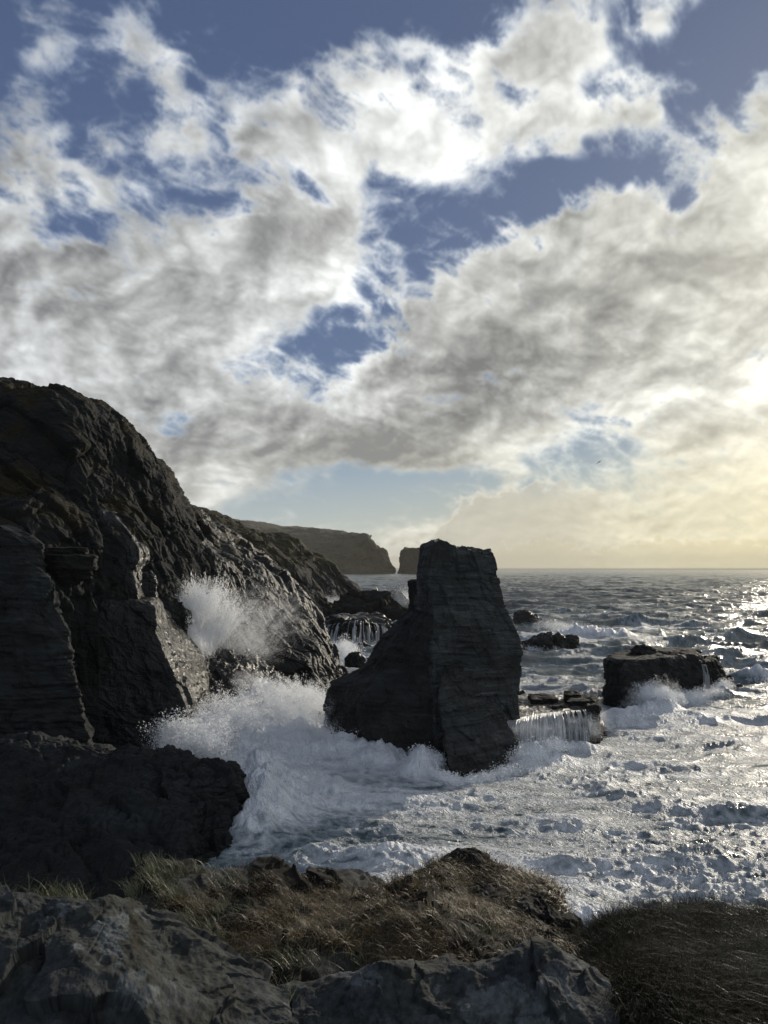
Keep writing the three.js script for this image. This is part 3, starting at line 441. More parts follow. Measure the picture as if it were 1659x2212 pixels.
// a weathered boulder: facets cut from a ball, then roughened
function boulder(seed, x, y, z, rx, ry, rz, { nu = 90, nv = 56, base = [0.07, 0.072, 0.07], sharp = 0.55 } = {}) {
  const r = RNG(seed * 97 + 3), cuts = [...Array(13)].map(() => { const t = r() * 2 - 1, a = r() * 6.283, q = Math.sqrt(1 - t * t); return [q * Math.cos(a), t, q * Math.sin(a), 0.62 + 0.3 * r()]; });
  const pos = [], uv = [], col = [], idx = [], V = new THREE.Vector3(), c = [0, 0, 0], paint = rockColor(seed, base, 0.15);
  for (let j = 0; j <= nv; j++) for (let i = 0; i <= nu; i++) {
    const a = (i % nu) / nu * 6.28318, t = j / nv * 3.14159, d = [Math.sin(t) * Math.cos(a), Math.cos(t), Math.sin(t) * Math.sin(a)];
    let k = 1; for (const q of cuts) { const e = d[0] * q[0] + d[1] * q[1] + d[2] * q[2]; if (e > 0.05) k = Math.min(k, mix(1, q[3] / e, sharp + 0.4)); }
    k += 0.10 * fbm3(d[0] * 2.2 + seed, d[1] * 2.2, d[2] * 2.2, 4) + 0.09 * crags(d[0], d[1], d[2], 0.6, seed & 63) + 0.03 * rid3(d[0] * 5, d[1] * 5 + seed, d[2] * 5, 3);
    V.set(x + d[0] * k * rx, y + d[1] * k * ry, z + d[2] * k * rz); pos.push(V.x, V.y, V.z); uv.push(i / nu * 6 * rx, j / nv * 3 * ry); paint(V, c); col.push(...c);
  }
  for (let j = 0; j < nv; j++) for (let i = 0; i < nu; i++) { const a = j * (nu + 1) + i; idx.push(a, a + 1, a + nu + 1, a + 1, a + nu + 2, a + nu + 1); }
  return finish(pos, uv, col, idx);
}
function seaRock(name, label, category, X, Y, D, list, mat = M.wetRock, extra = {}) {   // list: [seed, dX, yBase, rx, ry, rz]
  const o = thing(name, label, category, at(X, Y, D), extra); o.position.y = 0;
  for (const [seed, dX, y, rx, ry, rz, dz = 0] of list) put(list.length > 1 ? 'boulder' : 'rock_mass', boulder(seed, o.position.x + dX, y, -D + dz, rx, ry, rz), mat, o);
  return o;
}
seaRock('surf_rock', 'small islet rock with spiky end on the right of the square islet', 'rock', 1578, 1490, 124, [[81, -0.6, 0.4, 1.3, 1.6, 1.2], [82, -0.2, 1.7, 0.7, 1.0, 0.7], [83, 1.4, 0.2, 1.1, 1.1, 1.0]]);
seaRock('surf_rock', 'rounded rock farthest out, veiled in spray right of the stack', 'rock', 1142, 1357, 250, [[84, 0, 1.2, 6, 5.4, 5], [85, 5, 0.8, 5, 3.2, 4]]);
seaRock('surf_rock', 'pair of dark lumpy rocks in surf right of the stack', 'rock', 1176, 1405, 188, [[86, 0, 0.8, 3.8, 4.6, 3.2], [87, 3.3, 0.8, 2.8, 3.8, 2.6], [88, -4.2, 0.6, 2.6, 2.2, 2.2]]);
seaRock('surf_rock', 'small low rock right beside the pair of lumpy rocks', 'rock', 1232, 1402, 190, [[89, 0, 0.9, 2.8, 2.8, 2.2]]);
seaRock('surf_rock', 'tiny dark rock peeping out at the right foot of the stack tower', 'rock', 1126, 1505, 104, [[90, 0, 2.0, 1.0, 1.6, 1.2]]);
{ // rocks in the gap between the spur and the stack
  const o = thing('humped_rock', 'long humped rock behind the waterfall rock, left of the stack', 'rock', at(790, 1345, 285)); o.position.y = 0;
  put('rock_mass', boulder(91, (788 - CX) / F * 285, -1, -285, 14.5, 13, 10, { nu: 180, nv: 90 }), M.rock, o);
  put('boulder', boulder(92, (850 - CX) / F * 280, -1, -280, 10, 7, 6), M.rock, o);
  put('boulder', boulder(93, (700 - CX) / F * 285, -1, -285, 7, 9, 6), M.rock, o);
  put('boulder', boulder(94, (764 - CX) / F * 285, 10.6, -285, 2.6, 2, 2.4), M.rock, o);
  seaRock('surf_rock', 'pale hazy rock with spray behind it, just left of the stack', 'rock', 855, 1310, 400, [[95, 0, 0, 11, 9, 7], [96, -9, 0, 6, 9, 6], [97, 9, 0, 8, 5, 6]]);
  seaRock('surf_rock', 'pointed rock at the foot of the second ridge', 'rock', 748, 1300, 430, [[98, 0, 0, 4.5, 6, 4.5], [99, 6, 0, 4, 3.4, 4]]);
  const w = thing('waterfall_rock', 'broad flat rock left of the stack with thin falls streaming down its face', 'rock', at(775, 1395, 200)); w.position.y = 0;
  const L = (y, k) => ({ y, c: [xz(700 - k, 197), xz(770, 193 - k * 0.1), xz(835 + k, 197), xz(850 + k, 206), xz(780, 214), xz(690 - k, 208)] });
  put('rock_mass', loftRock([L(-2, 10), L(2, 6), L(4.6, 0), L(6.4, -8), L(7.4, -20), L(7.9, -34)], { nu: 260, nv: 70, rings: 12, face: strataFace(101, { tMin: 0.8, tMax: 2.4, amp: 0.3, lump: 1.8, lumpScale: 5, crag: 0.8, joint: 0.4 }), top: (x, z) => 0.9 * n2(x * 0.2, z * 0.2) - 0.5 * rid3(x * 0.3, 3, z * 0.3, 3), color: rockColor(101, [0.075, 0.077, 0.075], 0.1), seed: 101 }), M.wetRock, w);
  seaRock('surf_rock', 'dark wedge-shaped rock in foam between the spur and the stack', 'rock', 768, 1450, 150, [[102, 0, 0, 2.7, 3.6, 2.4], [103, 2.2, 0, 2, 2.4, 2]]);
  seaRock('surf_rock', 'small rock under the falls of the broad flat rock', 'rock', 787, 1415, 175, [[104, 0, 0, 2.2, 3.6, 2]]);
}

// ---------------------------------------------------------------- the sea: one sheet from the rocks' feet to the horizon
const surge = [];                                                          // where waves heap up on the rocks
const heap = (X, D, h, rx, rz, foam = 1) => surge.push({ x: (X - CX) / F * D, z: -D, h, rx, rz, foam });
heap(590, 90, 1.6, 6, 6); heap(548, 84, 1.6, 4, 5); heap(650, 86, 1.6, 5, 6); heap(590, 79, 1.5, 5, 5); heap(745, 80, 1.7, 4.6, 3); heap(830, 77.5, 1.7, 2.6, 2.2);
heap(905, 74.5, 2.2, 1.6, 1.5); heap(550, 68, 2.8, 2.0, 5); heap(560, 60, 2.4, 2.2, 4.5); heap(600, 64, 1.2, 3, 5); heap(660, 70, 0.9, 5, 4); heap(760, 66, 0.7, 6, 3);
heap(1415, 103, 1.9, 3.2, 2.0); heap(1490, 111, 1.2, 3, 2); heap(1555, 116, 1.2, 2, 1.5); heap(1560, 99, 1.6, 13, 4.5, 0.35); heap(1350, 100, 0.9, 4, 2.5); heap(1170, 80, 1.3, 3.2, 2.2); heap(1130, 78.5, 1.2, 2, 2); heap(1235, 84.5, 1.1, 3, 2);
heap(1000, 47, 0.9, 5, 1.6); heap(1180, 44, 0.8, 4, 1.5); heap(1600, 63, 0.8, 4, 2, 0.4); heap(1230, 60, 0.7, 4, 2, 0.5); heap(850, 52, 0.8, 4, 2);
heap(1265, 214, 3.2, 11, 4); heap(1200, 205, 1.8, 8, 4); heap(1640, 138, 2.2, 3.6, 2); heap(880, 420, 5, 7, 5); heap(770, 158, 1.6, 6, 6); heap(735, 185, 1.5, 5, 6); heap(1390, 240, 1.4, 14, 5, 0.5);
const swells = [[-0.30, 0.95, 62, 0.85, 0.3], [-0.05, 1, 41, 0.55, 2.1], [-0.55, 0.83, 27, 0.34, 4.4], [0.2, 0.98, 18.5, 0.2, 1.2]].map(([dx, dz, l, a, p]) => { const n = Math.hypot(dx, dz); return [dx / n, dz / n, l, a, p]; });
function seaAt(x, z, spacing) {
  const D = Math.hypot(x, z), calm = sstep(30, 60, D), lod = (l) => sstep(1.6, 3.4, l / spacing);
  let h = 0, slope = 0;
  const wx = 9 * n2(x * 0.018, z * 0.018) , wz = 11 * n2(x * 0.016 + 7, z * 0.016);
  const shelter = mix(0.45, 1, sstep(60, 170, D));
  for (const [dx, dz, l, a, p] of swells) { const k = 6.28318 / l, t = (dx * (x + wx) + dz * (z + wz)) * k + p, s = Math.sin(t); h += a * shelter * lod(l) * (s > 0 ? Math.pow(s, 1.5) * 1.25 - 0.3 : s * 0.6 - 0.3) * (0.6 + 0.6 * n2(x * 0.011 + 3, z * 0.011)); }
  // wind chop: peaked crests drawn out along the wave fronts
  const grow = 1 + 0.35 * sstep(90, 30, D);
  const open_ = sstep(80, 190, D), oct = [[44, 2.0 * open_], [25, 1.5 * open_], [13, mix(0.42, 0.95, open_)], [7.5, mix(0.19, 0.6, open_)], [4.2, mix(0.15, 0.34, open_)], [2.4, 0.19], [1.35, 0.16], [0.75, 0.12], [0.42, 0.075], [0.24, 0.035]]; let ridge = 0;
  const fury = clamp(0.75 + 1.1 * fbm2(x * 0.06 + 11, z * 0.09 + 4, 2), 0.3, 1.35);
  for (let i = 0; i < oct.length; i++) {
    const [l, a] = oct[i], w = lod(l); if (w <= 0) break; if (a < 1e-3) continue;
    const c = i % 2 ? 0.94 : 0.99, s = i % 2 ? -0.34 : 0.14, u = (x * c + z * s) / (l * 2.2), v = (-x * s + z * c) / l, q = 1 - Math.abs(n2(u + i * 9.1 + 0.25 * n2(v, u), v + i * 3.7 + 0.4 * n2(u * 1.7 + 3, v * 0.6))) * 1.7;
    const e = q > 0 ? Math.pow(q, 2.3) - 0.25 : -0.25; h += a * e * w * grow * 0.92 * (l < 3 ? fury : 1); if (i < 5) ridge += e * 0.35 * Math.min(1, a * 3);
  }
  let heapUp = 0, fo = 0, soft = 0;
  for (const b of surge) { const dx = (x - b.x) / b.rx, dz = (z - b.z) / b.rz, q = dx * dx + dz * dz; if (q < 7) { const g = Math.exp(-q); if (b.foam < 0.9) soft += b.h * g; else heapUp += b.h * g; fo += b.foam * g * Math.min(1.4, b.h); } }
  h += soft;
  if (heapUp > 0.05) { // broken white water boils up in lumps
    let b = 0, l = 2.6, a = 0.5; for (let i = 0; i < 5; i++) { b += a * (Math.abs(n3(x / l + i * 5, h / l, z / l)) * 2.2 - 0.5); l *= 0.48; a *= 0.56; }
    h += heapUp * (1 + 0.38 * b * Math.min(1, heapUp)) + 0.35 * b * Math.min(1, heapUp);
  }
  // foam: nearly closed in the cove, lace and streaks farther out, a few white crests to the horizon
  const cov = D < 75 ? mix(0.62, 0.60, sstep(40, 75, D)) : D < 180 ? mix(0.60, 0.38, sstep(75, 180, D)) : D < 600 ? mix(0.38, 0.10, sstep(180, 600, D)) : mix(0.10, 0.02, sstep(600, 2500, D));
  const patchy = fbm2(x * 0.028 + 5, z * 0.05 + 2, 3), lace = 0.5 - 1.5 * Math.abs(n2(x * 0.34 + 0.7 * n2(x * 0.5, z * 0.5), z * 0.62)), lace2 = (0.5 - 1.5 * Math.abs(n2(x * 0.95, z * 1.7 + 3))) * lod(1.0), str = n2(x * 0.05 + z * 0.02, z * 0.42 - x * 0.03) * lod(2.4);
  const f = (cov - 0.5) * 1.55 + 0.25 * (fury - 0.75) + 0.42 * patchy + 0.40 * lace + 0.46 * lace2 + 0.30 * str + 0.22 * ridge * (D > 90 ? 1 : 0.5) + fo * 0.9;
  return [h, f];
}
{
  const ds = [], az = [];
  for (let d = 31; d < 13500;) { ds.push(d); d += Math.max(0.14, Math.min(0.0014 * d * d / EYE, 0.0056 * d)); } ds.push(15000);
  for (let a = -84; a < -22; a += 1.2) az.push(a); for (let a = -22; a < 30.5; a += 0.068) az.push(a); for (let a = 30.5; a <= 84; a += 0.9) az.push(a);
  const R = ds.length, C = az.length, pos = new Float32Array(R * C * 3), uv = new Float32Array(R * C * 2), col = new Float32Array(R * C * 3), fo = new Float32Array(R * C);
  for (let j = 0; j < R; j++) {
    const d = ds[j], sp = Math.max((ds[Math.min(j + 1, R - 1)] - ds[Math.max(0, j - 1)]) / 2, d * 0.0013);
    for (let i = 0; i < C; i++) {
      const a = az[i] * Math.PI / 180, x = Math.sin(a) * d, z = -Math.cos(a) * d, k = j * C + i, [h, f] = seaAt(x, z, sp);
      pos[k * 3] = x; pos[k * 3 + 1] = h * (1 - sstep(6000, 14000, d)); pos[k * 3 + 2] = z; uv[k * 2] = x; uv[k * 2 + 1] = z; fo[k] = f;
      const t = sstep(-0.05, 0.95, f), m = sstep(-0.5, 0.05, f) * sstep(700, 60, d);
      if (f > 0) { col[k * 3] = mix(0.15, 0.83, t); col[k * 3 + 1] = mix(0.195, 0.86, t); col[k * 3 + 2] = mix(0.225, 0.89, t); }
      else { col[k * 3] = mix(0.012, 0.065, m); col[k * 3 + 1] = mix(0.024, 0.10, m); col[k * 3 + 2] = mix(0.026, 0.115, m); }
    }
  }
  const wet = [], white = [];
  for (let j = 0; j < R - 1; j++) for (let i = 0; i < C - 1; i++) {
    const a = j * C + i, b = a + 1, c = a + C, d = c + 1;
    (fo[a] + fo[b] + fo[c] > 0 ? white : wet).push(a, b, c); (fo[b] + fo[c] + fo[d] > 0 ? white : wet).push(b, d, c);
  }
  const g = new THREE.BufferGeometry(); g.setAttribute('position', new THREE.BufferAttribute(pos, 3)); g.setAttribute('uv', new THREE.BufferAttribute(uv, 2)); g.setAttribute('color', new THREE.BufferAttribute(col, 3));
  const idx = new Uint32Array(wet.length + white.length); idx.set(wet); idx.set(white, wet.length); g.setIndex(new THREE.BufferAttribute(idx, 1)); g.computeVertexNormals();
  g.addGroup(0, wet.length, 0); g.addGroup(wet.length, white.length, 1);
  tag(put('sea', g, [M.water, M.foam]), 'rough grey sea with white foam reaching from the cove to the horizon', null, { kind: 'structure' });
}

// the surge: a sheet of broken white water thrown up over the rock shoulder, lumpy through and through
{
  const net = [
    [[470, 1520, 95], [545, 1470, 99.5], [600, 1482, 101.5], [650, 1506, 102], [700, 1536, 102]],
    [[492, 1540, 89], [548, 1508, 92.5], [600, 1518, 94], [650, 1535, 95], [697, 1556, 96]],
    [[490, 1596, 83.5], [545, 1585, 86], [600, 1585, 87.5], [655, 1592, 88], [702, 1602, 88]],
    [[502, 1655, 79], [560, 1652, 80], [615, 1648, 81], [670, 1645, 82], [722, 1642, 83]],
    [[520, 1730, 74], [580, 1728, 74], [640, 1712, 76], [695, 1700, 77], [750, 1690, 78.5]],
    [[530, 1800, 70], [590, 1800, 70], [650, 1780, 72], [710, 1760, 74], [770, 1740, 76]]];
  const boil = (p) => { let b = 0, l = 3.0, a = 0.62; for (let i = 0; i < 6; i++) { b += a * (Math.abs(n3(p.x / l + i * 5, p.y / l * 0.8, p.z / l)) * 2.2 - 0.45); l *= 0.5; a *= 0.6; } return b; };
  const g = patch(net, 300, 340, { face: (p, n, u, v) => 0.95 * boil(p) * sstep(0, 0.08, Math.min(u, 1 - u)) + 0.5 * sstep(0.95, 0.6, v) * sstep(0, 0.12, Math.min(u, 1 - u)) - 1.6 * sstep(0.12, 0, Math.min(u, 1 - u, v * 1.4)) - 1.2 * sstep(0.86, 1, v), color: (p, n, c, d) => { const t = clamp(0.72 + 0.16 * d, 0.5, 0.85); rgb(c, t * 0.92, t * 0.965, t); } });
  tag(put('surge', g, M.foam), 'mass of broken white water surging over the rock shoulder in the cove', 'breaking wave');
}

// ---------------------------------------------------------------- spray: clouds of drops thrown up where waves strike
function dropCluster(seed, n, size, R = 0.5) {
  const r = RNG(seed), pos = [], nrm = [], g3 = () => (r() + r() + r() - 1.5) * 0.8;
  for (let i = 0; i < n; i++) {
    const x = g3() * R, y = g3() * R, z = g3() * R, s = size * (0.5 + 1.1 * r() * r());
    const q = new THREE.Quaternion(r() - 0.5, r() - 0.5, r() - 0.5, r() - 0.5).normalize(), v = [[1, 1, 1], [-1, -1, 1], [-1, 1, -1], [1, -1, -1]].map((p) => new THREE.Vector3(...p).multiplyScalar(s * 0.6).applyQuaternion(q));
    const m = v[1].clone().sub(v[0]).cross(v[2].clone().sub(v[0])).normalize(); for (const k of [0, 1, 2]) { pos.push(x + v[k].x, y + v[k].y, z + v[k].z); nrm.push(m.x, m.y, m.z); }
  }
  const g = new THREE.BufferGeometry(); g.setAttribute('position', new THREE.Float32BufferAttribute(pos, 3)); g.setAttribute('normal', new THREE.Float32BufferAttribute(nrm, 3)); return g;
}
const fine = [dropCluster(1, 70, 0.022), dropCluster(2, 70, 0.022)], coarse = [dropCluster(3, 34, 0.06), dropCluster(4, 30, 0.07)];
function spray(label, seed, jets, extra) {
  const r = RNG(seed), sets = new Map(), gz = () => { const u = Math.max(1e-6, r()); return Math.sqrt(-2 * Math.log(u)) * Math.cos(6.28318 * r()); };
  const m = new THREE.Matrix4(), q = new THREE.Quaternion(), s = new THREE.Vector3(), p = new THREE.Vector3(), up = new THREE.Vector3(0, 1, 0), dir = new THREE.Vector3(), spin = new THREE.Quaternion();
  for (const j of jets) {
    const a = at(...j.a), b = at(...(j.b ?? j.a)), kind = j.fine ? fine : coarse; dir.copy(b).sub(a).normalize(); if (!dir.lengthSq()) dir.copy(up);
    for (let i = 0; i < j.n; i++) {
      const t = Math.pow(r(), j.bias ?? 1), rad = mix(j.r[0], j.r[1], t); p.copy(a).lerp(b, t); p.x += gz() * rad; p.y += gz() * rad * (j.flat ?? 0.8); p.z += gz() * rad;
      if (p.y < -0.3) continue;
      const k = (j.s ?? 1) * (0.6 + 0.8 * r()); s.set(k, k, k);
      if (j.streak) { q.setFromUnitVectors(up, dir); spin.setFromAxisAngle(up, r() * 6.28); q.multiply(spin); s.set(k * 0.55, k * j.streak, k * 0.55); } else q.set(r() - 0.5, r() - 0.5, r() - 0.5, r() - 0.5).normalize();
      const key = kind[Math.floor(r() * kind.length)]; if (!sets.has(key)) sets.set(key, []); sets.get(key).push(m.compose(p, q, s).clone());
    }
  }
  const o = new THREE.Group(); o.name = numbered('sea_spray'); scene.add(tag(o, label, 'spray', { kind: 'stuff' }));
  for (const [g, list] of sets) { const im = new THREE.InstancedMesh(g, M.drops, list.length); im.name = 'drops'; list.forEach((x, i) => im.setMatrixAt(i, x)); im.castShadow = im.receiveShadow = true; o.add(im); }
}
{
  const fan = []; for (let i = 0; i < 40; i++) { const t = i / 39, X0 = 412 + 24 * hash(i, 1), X1 = mix(338, 520, t) + 30 * (hash(i, 2) - 0.5), Y1 = 1255 + 40 * hash(i, 3) + 60 * sstep(0.7, 1, t), Ds = 91.5 + 6 * t; fan.push({ a: [X0 + 30 * t, 1400, Ds], b: [X1, Y1, Ds + 1], r: [0.3, 0.55], n: 52, s: 0.9, streak: 3.4, fine: hash(i, 4) > 0.8 }); }
  spray('tall fan of white spray bursting up against the cliff', 11, [...fan,
    { a: [430, 1350, 93], b: [372, 1285, 93.5], r: [1.3, 1.2], n: 350, fine: 1 }, { a: [415, 1330, 93], b: [460, 1280, 95], r: [1.2, 1.2], n: 350 },
    { a: [470, 1390, 99], b: [560, 1400, 103], r: [1.8, 1.6], n: 1500, fine: 1 }, { a: [470, 1330, 99], b: [580, 1360, 105], r: [2.2, 2.2], n: 1500, fine: 1 }, { a: [560, 1300, 108], b: [620, 1330, 110], r: [2.6, 2.2], n: 500, fine: 1 }]);
  spray('great burst of white surf climbing the rock shoulder in the cove', 12, [
    { a: [560, 1520, 88], b: [690, 1520, 90], r: [1.4, 1.1], n: 1000, flat: 1.0 }, { a: [530, 1590, 84], b: [680, 1590, 85], r: [1.5, 1.3], n: 1100 }, { a: [520, 1470, 92], b: [640, 1500, 97], r: [0.8, 0.8], n: 900, fine: 1 },
    { a: [540, 1570, 82], b: [640, 1640, 80], r: [1.8, 1.6], n: 900, fine: 1 }, { a: [620, 1580, 82], b: [690, 1560, 84], r: [1.4, 1.2], n: 700, fine: 1 }, { a: [660, 1490, 95], b: [700, 1525, 98], r: [0.4, 0.5], n: 400 },
    { a: [400, 1570, 80], b: [500, 1580, 82], r: [1.6, 1.4], n: 800, s: 1.3 }, { a: [370, 1590, 76], b: [470, 1610, 78], r: [1.3, 1.2], n: 800, s: 1.3 }, { a: [350, 1600, 76], b: [420, 1600, 78], r: [0.9, 1.0], n: 500, fine: 1 }, { a: [470, 1540, 84], b: [540, 1560, 84], r: [1.5, 1.4], n: 1000 },
    { a: [700, 1600, 82], b: [745, 1630, 80], r: [0.9, 0.8], n: 500, s: 1.2 }]);
  spray('rolling white surf along the foot of the stack', 13, [
    { a: [620, 1680, 77], b: [850, 1670, 76], r: [1.0, 0.8], n: 1100, flat: 0.7 }, { a: [720, 1650, 78.5], b: [850, 1650, 78], r: [0.6, 0.6], n: 700, fine: 1 }, { a: [880, 1670, 74], b: [935, 1640, 75], r: [0.7, 0.45], n: 500 }, { a: [905, 1630, 75], b: [945, 1650, 74.5], r: [0.5, 0.4], n: 350, s: 1.1 }, { a: [940, 1680, 73], b: [975, 1690, 71.5], r: [0.35, 0.4], n: 350 },
    { a: [980, 1700, 71], b: [1120, 1665, 76], r: [0.35, 0.5], n: 600, flat: 0.5 }]);
  spray('white splash against the right edge of the dark rock', 14, [
    { a: [515, 1680, 66], b: [545, 1880, 55.5], r: [0.75, 0.8], n: 1700 }, { a: [500, 1670, 64], b: [515, 1790, 58.5], r: [0.6, 0.6], n: 420, s: 1.1 }, { a: [505, 1700, 63], b: [520, 1760, 61], r: [0.6, 0.5], n: 500, s: 1.2 }, { a: [550, 1680, 66], b: [590, 1860, 57], r: [1.1, 1.0], n: 1500, fine: 1 }, { a: [560, 1860, 56], b: [740, 1880, 54], r: [0.7, 0.6], n: 1100, flat: 0.6 }]);
  spray('white water breaking at the near foot of the square islet', 15, [
    { a: [1370, 1520, 104], b: [1440, 1490, 106], r: [1.1, 0.8], n: 700, fine: 1 }, { a: [1400, 1500, 105], b: [1450, 1510, 105], r: [0.9, 0.9], n: 700 }, { a: [1450, 1510, 108], b: [1560, 1500, 115], r: [0.6, 0.7], n: 700 }, { a: [1340, 1560, 102], b: [1420, 1560, 101], r: [1.0, 0.8], n: 500, fine: 1 }, { a: [1545, 1485, 117], b: [1570, 1480, 119], r: [0.5, 0.5], n: 250 }]);
  spray('foam boiling below the ledge waterfall', 16, [
    { a: [1105, 1625, 78.5], b: [1215, 1608, 82.5], r: [0.6, 0.55], n: 700, flat: 0.6 }, { a: [1100, 1580, 80], b: [1215, 1580, 83.5], r: [0.5, 0.5], n: 330, fine: 1 }, { a: [1215, 1570, 84], b: [1275, 1560, 87], r: [0.5, 0.5], n: 160, fine: 1 }, { a: [1105, 1640, 77.5], b: [1200, 1625, 81.5], r: [0.5, 0.5], n: 350 }, { a: [1215, 1590, 85], b: [1285, 1570, 88], r: [0.6, 0.7], n: 700, fine: 1 }, { a: [1260, 1550, 88], b: [1300, 1550, 90], r: [0.5, 0.5], n: 300, fine: 1 }]);
  spray('spray drifting off the far breakers right of the stack', 17, [
    { a: [1170, 1350, 235], b: [1290, 1370, 214], r: [1.8, 1.6], n: 800, s: 2.2, flat: 0.6, fine: 1 }, { a: [1270, 1365, 214], b: [1330, 1385, 208], r: [1.6, 1.2], n: 500, s: 2, flat: 0.5, fine: 1 }, { a: [1130, 1405, 186], b: [1215, 1408, 186], r: [0.8, 0.8], n: 350, s: 1.6, flat: 0.5 }, { a: [1625, 1488, 136], b: [1659, 1485, 134], r: [0.9, 0.9], n: 400, s: 1.3 }]);
  spray('pale spray and mist in the gap left of the stack', 18, [
    { a: [720, 1420, 160], b: [755, 1400, 165], r: [1.3, 1.3], n: 600, s: 1.4 }, { a: [850, 1310, 395], b: [880, 1290, 395], r: [4, 3.2], n: 900, s: 3.4, fine: 1 }, { a: [700, 1300, 330], b: [745, 1306, 360], r: [3, 2.4], n: 420, s: 3, fine: 1, flat: 0.6 }, { a: [705, 1395, 192], b: [850, 1395, 192], r: [1, 1], n: 600, s: 1.5, flat: 0.5 }]);
  spray('wave tops breaking below the grassy knoll', 19, [
    { a: [830, 1905, 51], b: [1010, 1850, 52], r: [0.5, 0.45], n: 900, flat: 0.6, s: 0.8 }, { a: [1080, 1900, 48], b: [1230, 1960, 45], r: [0.4, 0.4], n: 900, flat: 0.6, s: 0.7 }, { a: [1030, 1850, 52], b: [1150, 1900, 49], r: [0.5, 0.4], n: 500, flat: 0.7, s: 0.8, fine: 1 }]);
}
// ---------------------------------------------------------------- water falling off the rocks: ragged curtains of strands
function curtain(edge, nu, nv, seed, { gap = 0, pale = 0.62, fine = 1 }) {   // edge: [top point, foot point] along the lip
  const pos = [], uv = [], col = [], idx = [], P = edge.map((e) => e.map((p) => p.clone()));
  const solid = [];
  for (let j = 0; j <= nv; j++) for (let i = 0; i <= nu; i++) {
    const fu = i / nu * (P.length - 1), k = Math.min(P.length - 2, Math.floor(fu)), a = P[k][0].clone().lerp(P[k + 1][0], fu - k), b = P[k][1].clone().lerp(P[k + 1][1], fu - k), v = j / nv;
    const y = mix(a.y, b.y, v * v * 0.55 + v * 0.45), f = Math.sqrt(v), s0 = i / nu * 40 * fine, s = s0 + 0.9 * n2(s0 * 0.45 + seed, v * 1.6) * v + 0.5 * n2(s0 * 1.3, v * 2.5 + seed), n = n2(s * 0.9 + seed, v * 0.5) + 0.7 * n2(s * 2.7, v * 1.3 + seed);
    pos.push(mix(a.x, b.x, f) + 0.05 * n, y + 0.05 * n2(s * 3, seed), mix(a.z, b.z, f) + 0.28 * n * (0.3 + v)); uv.push(s * 0.3, v * 1.2); const c = pale * clamp(0.85 + 0.6 * n + 0.25 * v, 0.3, 1.25); col.push(c * 0.94, c * 0.98, c);
    solid.push(1.0 * n2(s * 0.33 + seed * 3, v * 0.8) + 0.6 * n2(s * 1.1, v * 0.7 + seed) + 0.45 * n2(s * 3.1, v * 2.2 + seed) + 0.7 * v + gap + 0.25 * (1 - sstep(0, 0.12, v)));
  }
  for (let j = 0; j < nv; j++) for (let i = 0; i < nu; i++) { const a = j * (nu + 1) + i, c = a + nu + 1; if (solid[a] + solid[a + 1] + solid[c] + solid[c + 1] > 0) idx.push(a, c, a + 1, a + 1, c, c + 1); }
  return finish(pos, uv, col, idx);
}
M.fall = new THREE.MeshPhysicalMaterial({ name: 'falling water', vertexColors: true, roughness: 0.35, transmission: 0.25, thickness: 0, side: THREE.DoubleSide, bumpMap: scaled(foamRelief, 1), bumpScale: 0.08 });
{
  const V = (X, D, y, dz = 0) => new THREE.Vector3((X - CX) / F * D, y, -D + dz);
  tag(put('waterfall', curtain([[V(1098, 81.6, 4.0), V(1086, 78.2, 0)], [V(1118, 82, 4.05), V(1106, 78.6, 0)], [V(1165, 84.5, 4.05), V(1168, 81, 0)], [V(1212, 86, 4.05), V(1222, 82.6, 0.1)]], 400, 70, 3, { gap: 1.05, pale: 0.55, fine: 1.0 }), M.fall), 'white curtain of water pouring off the low ledge beside the stack', 'waterfall');
  tag(put('waterfall', curtain([[V(1214, 86, 4.0), V(1224, 83.4, 0)], [V(1264, 87.5, 3.95), V(1276, 85, 0)]], 180, 50, 7, { gap: -0.1, pale: 0.5, fine: 0.5 }), M.fall), 'thin broken trickles of water on the right end of the low ledge', 'waterfall');
  tag(put('waterfall', curtain([[V(708, 196.5, 5.6), V(690, 192, 0)], [V(770, 193.5, 7.0), V(766, 187.5, 0)], [V(830, 196.5, 5.8), V(846, 192.5, 0)]], 420, 50, 13, { gap: -0.4, pale: 0.45, fine: 2.4 }), M.fall), 'thin white falls streaming over the broad flat rock left of the stack', 'waterfall');
  tag(put('waterfall', curtain([[V(1515, 115.4, 5.6), V(1521, 115.2, 0.6)], [V(1524, 115.9, 5.5), V(1536, 115.6, 0.6)]], 24, 40, 17, { gap: -0.15 }), M.fall), 'narrow white spill in the notch of the square islet', 'waterfall');
  // the film of water lying on the ledge before it falls
}

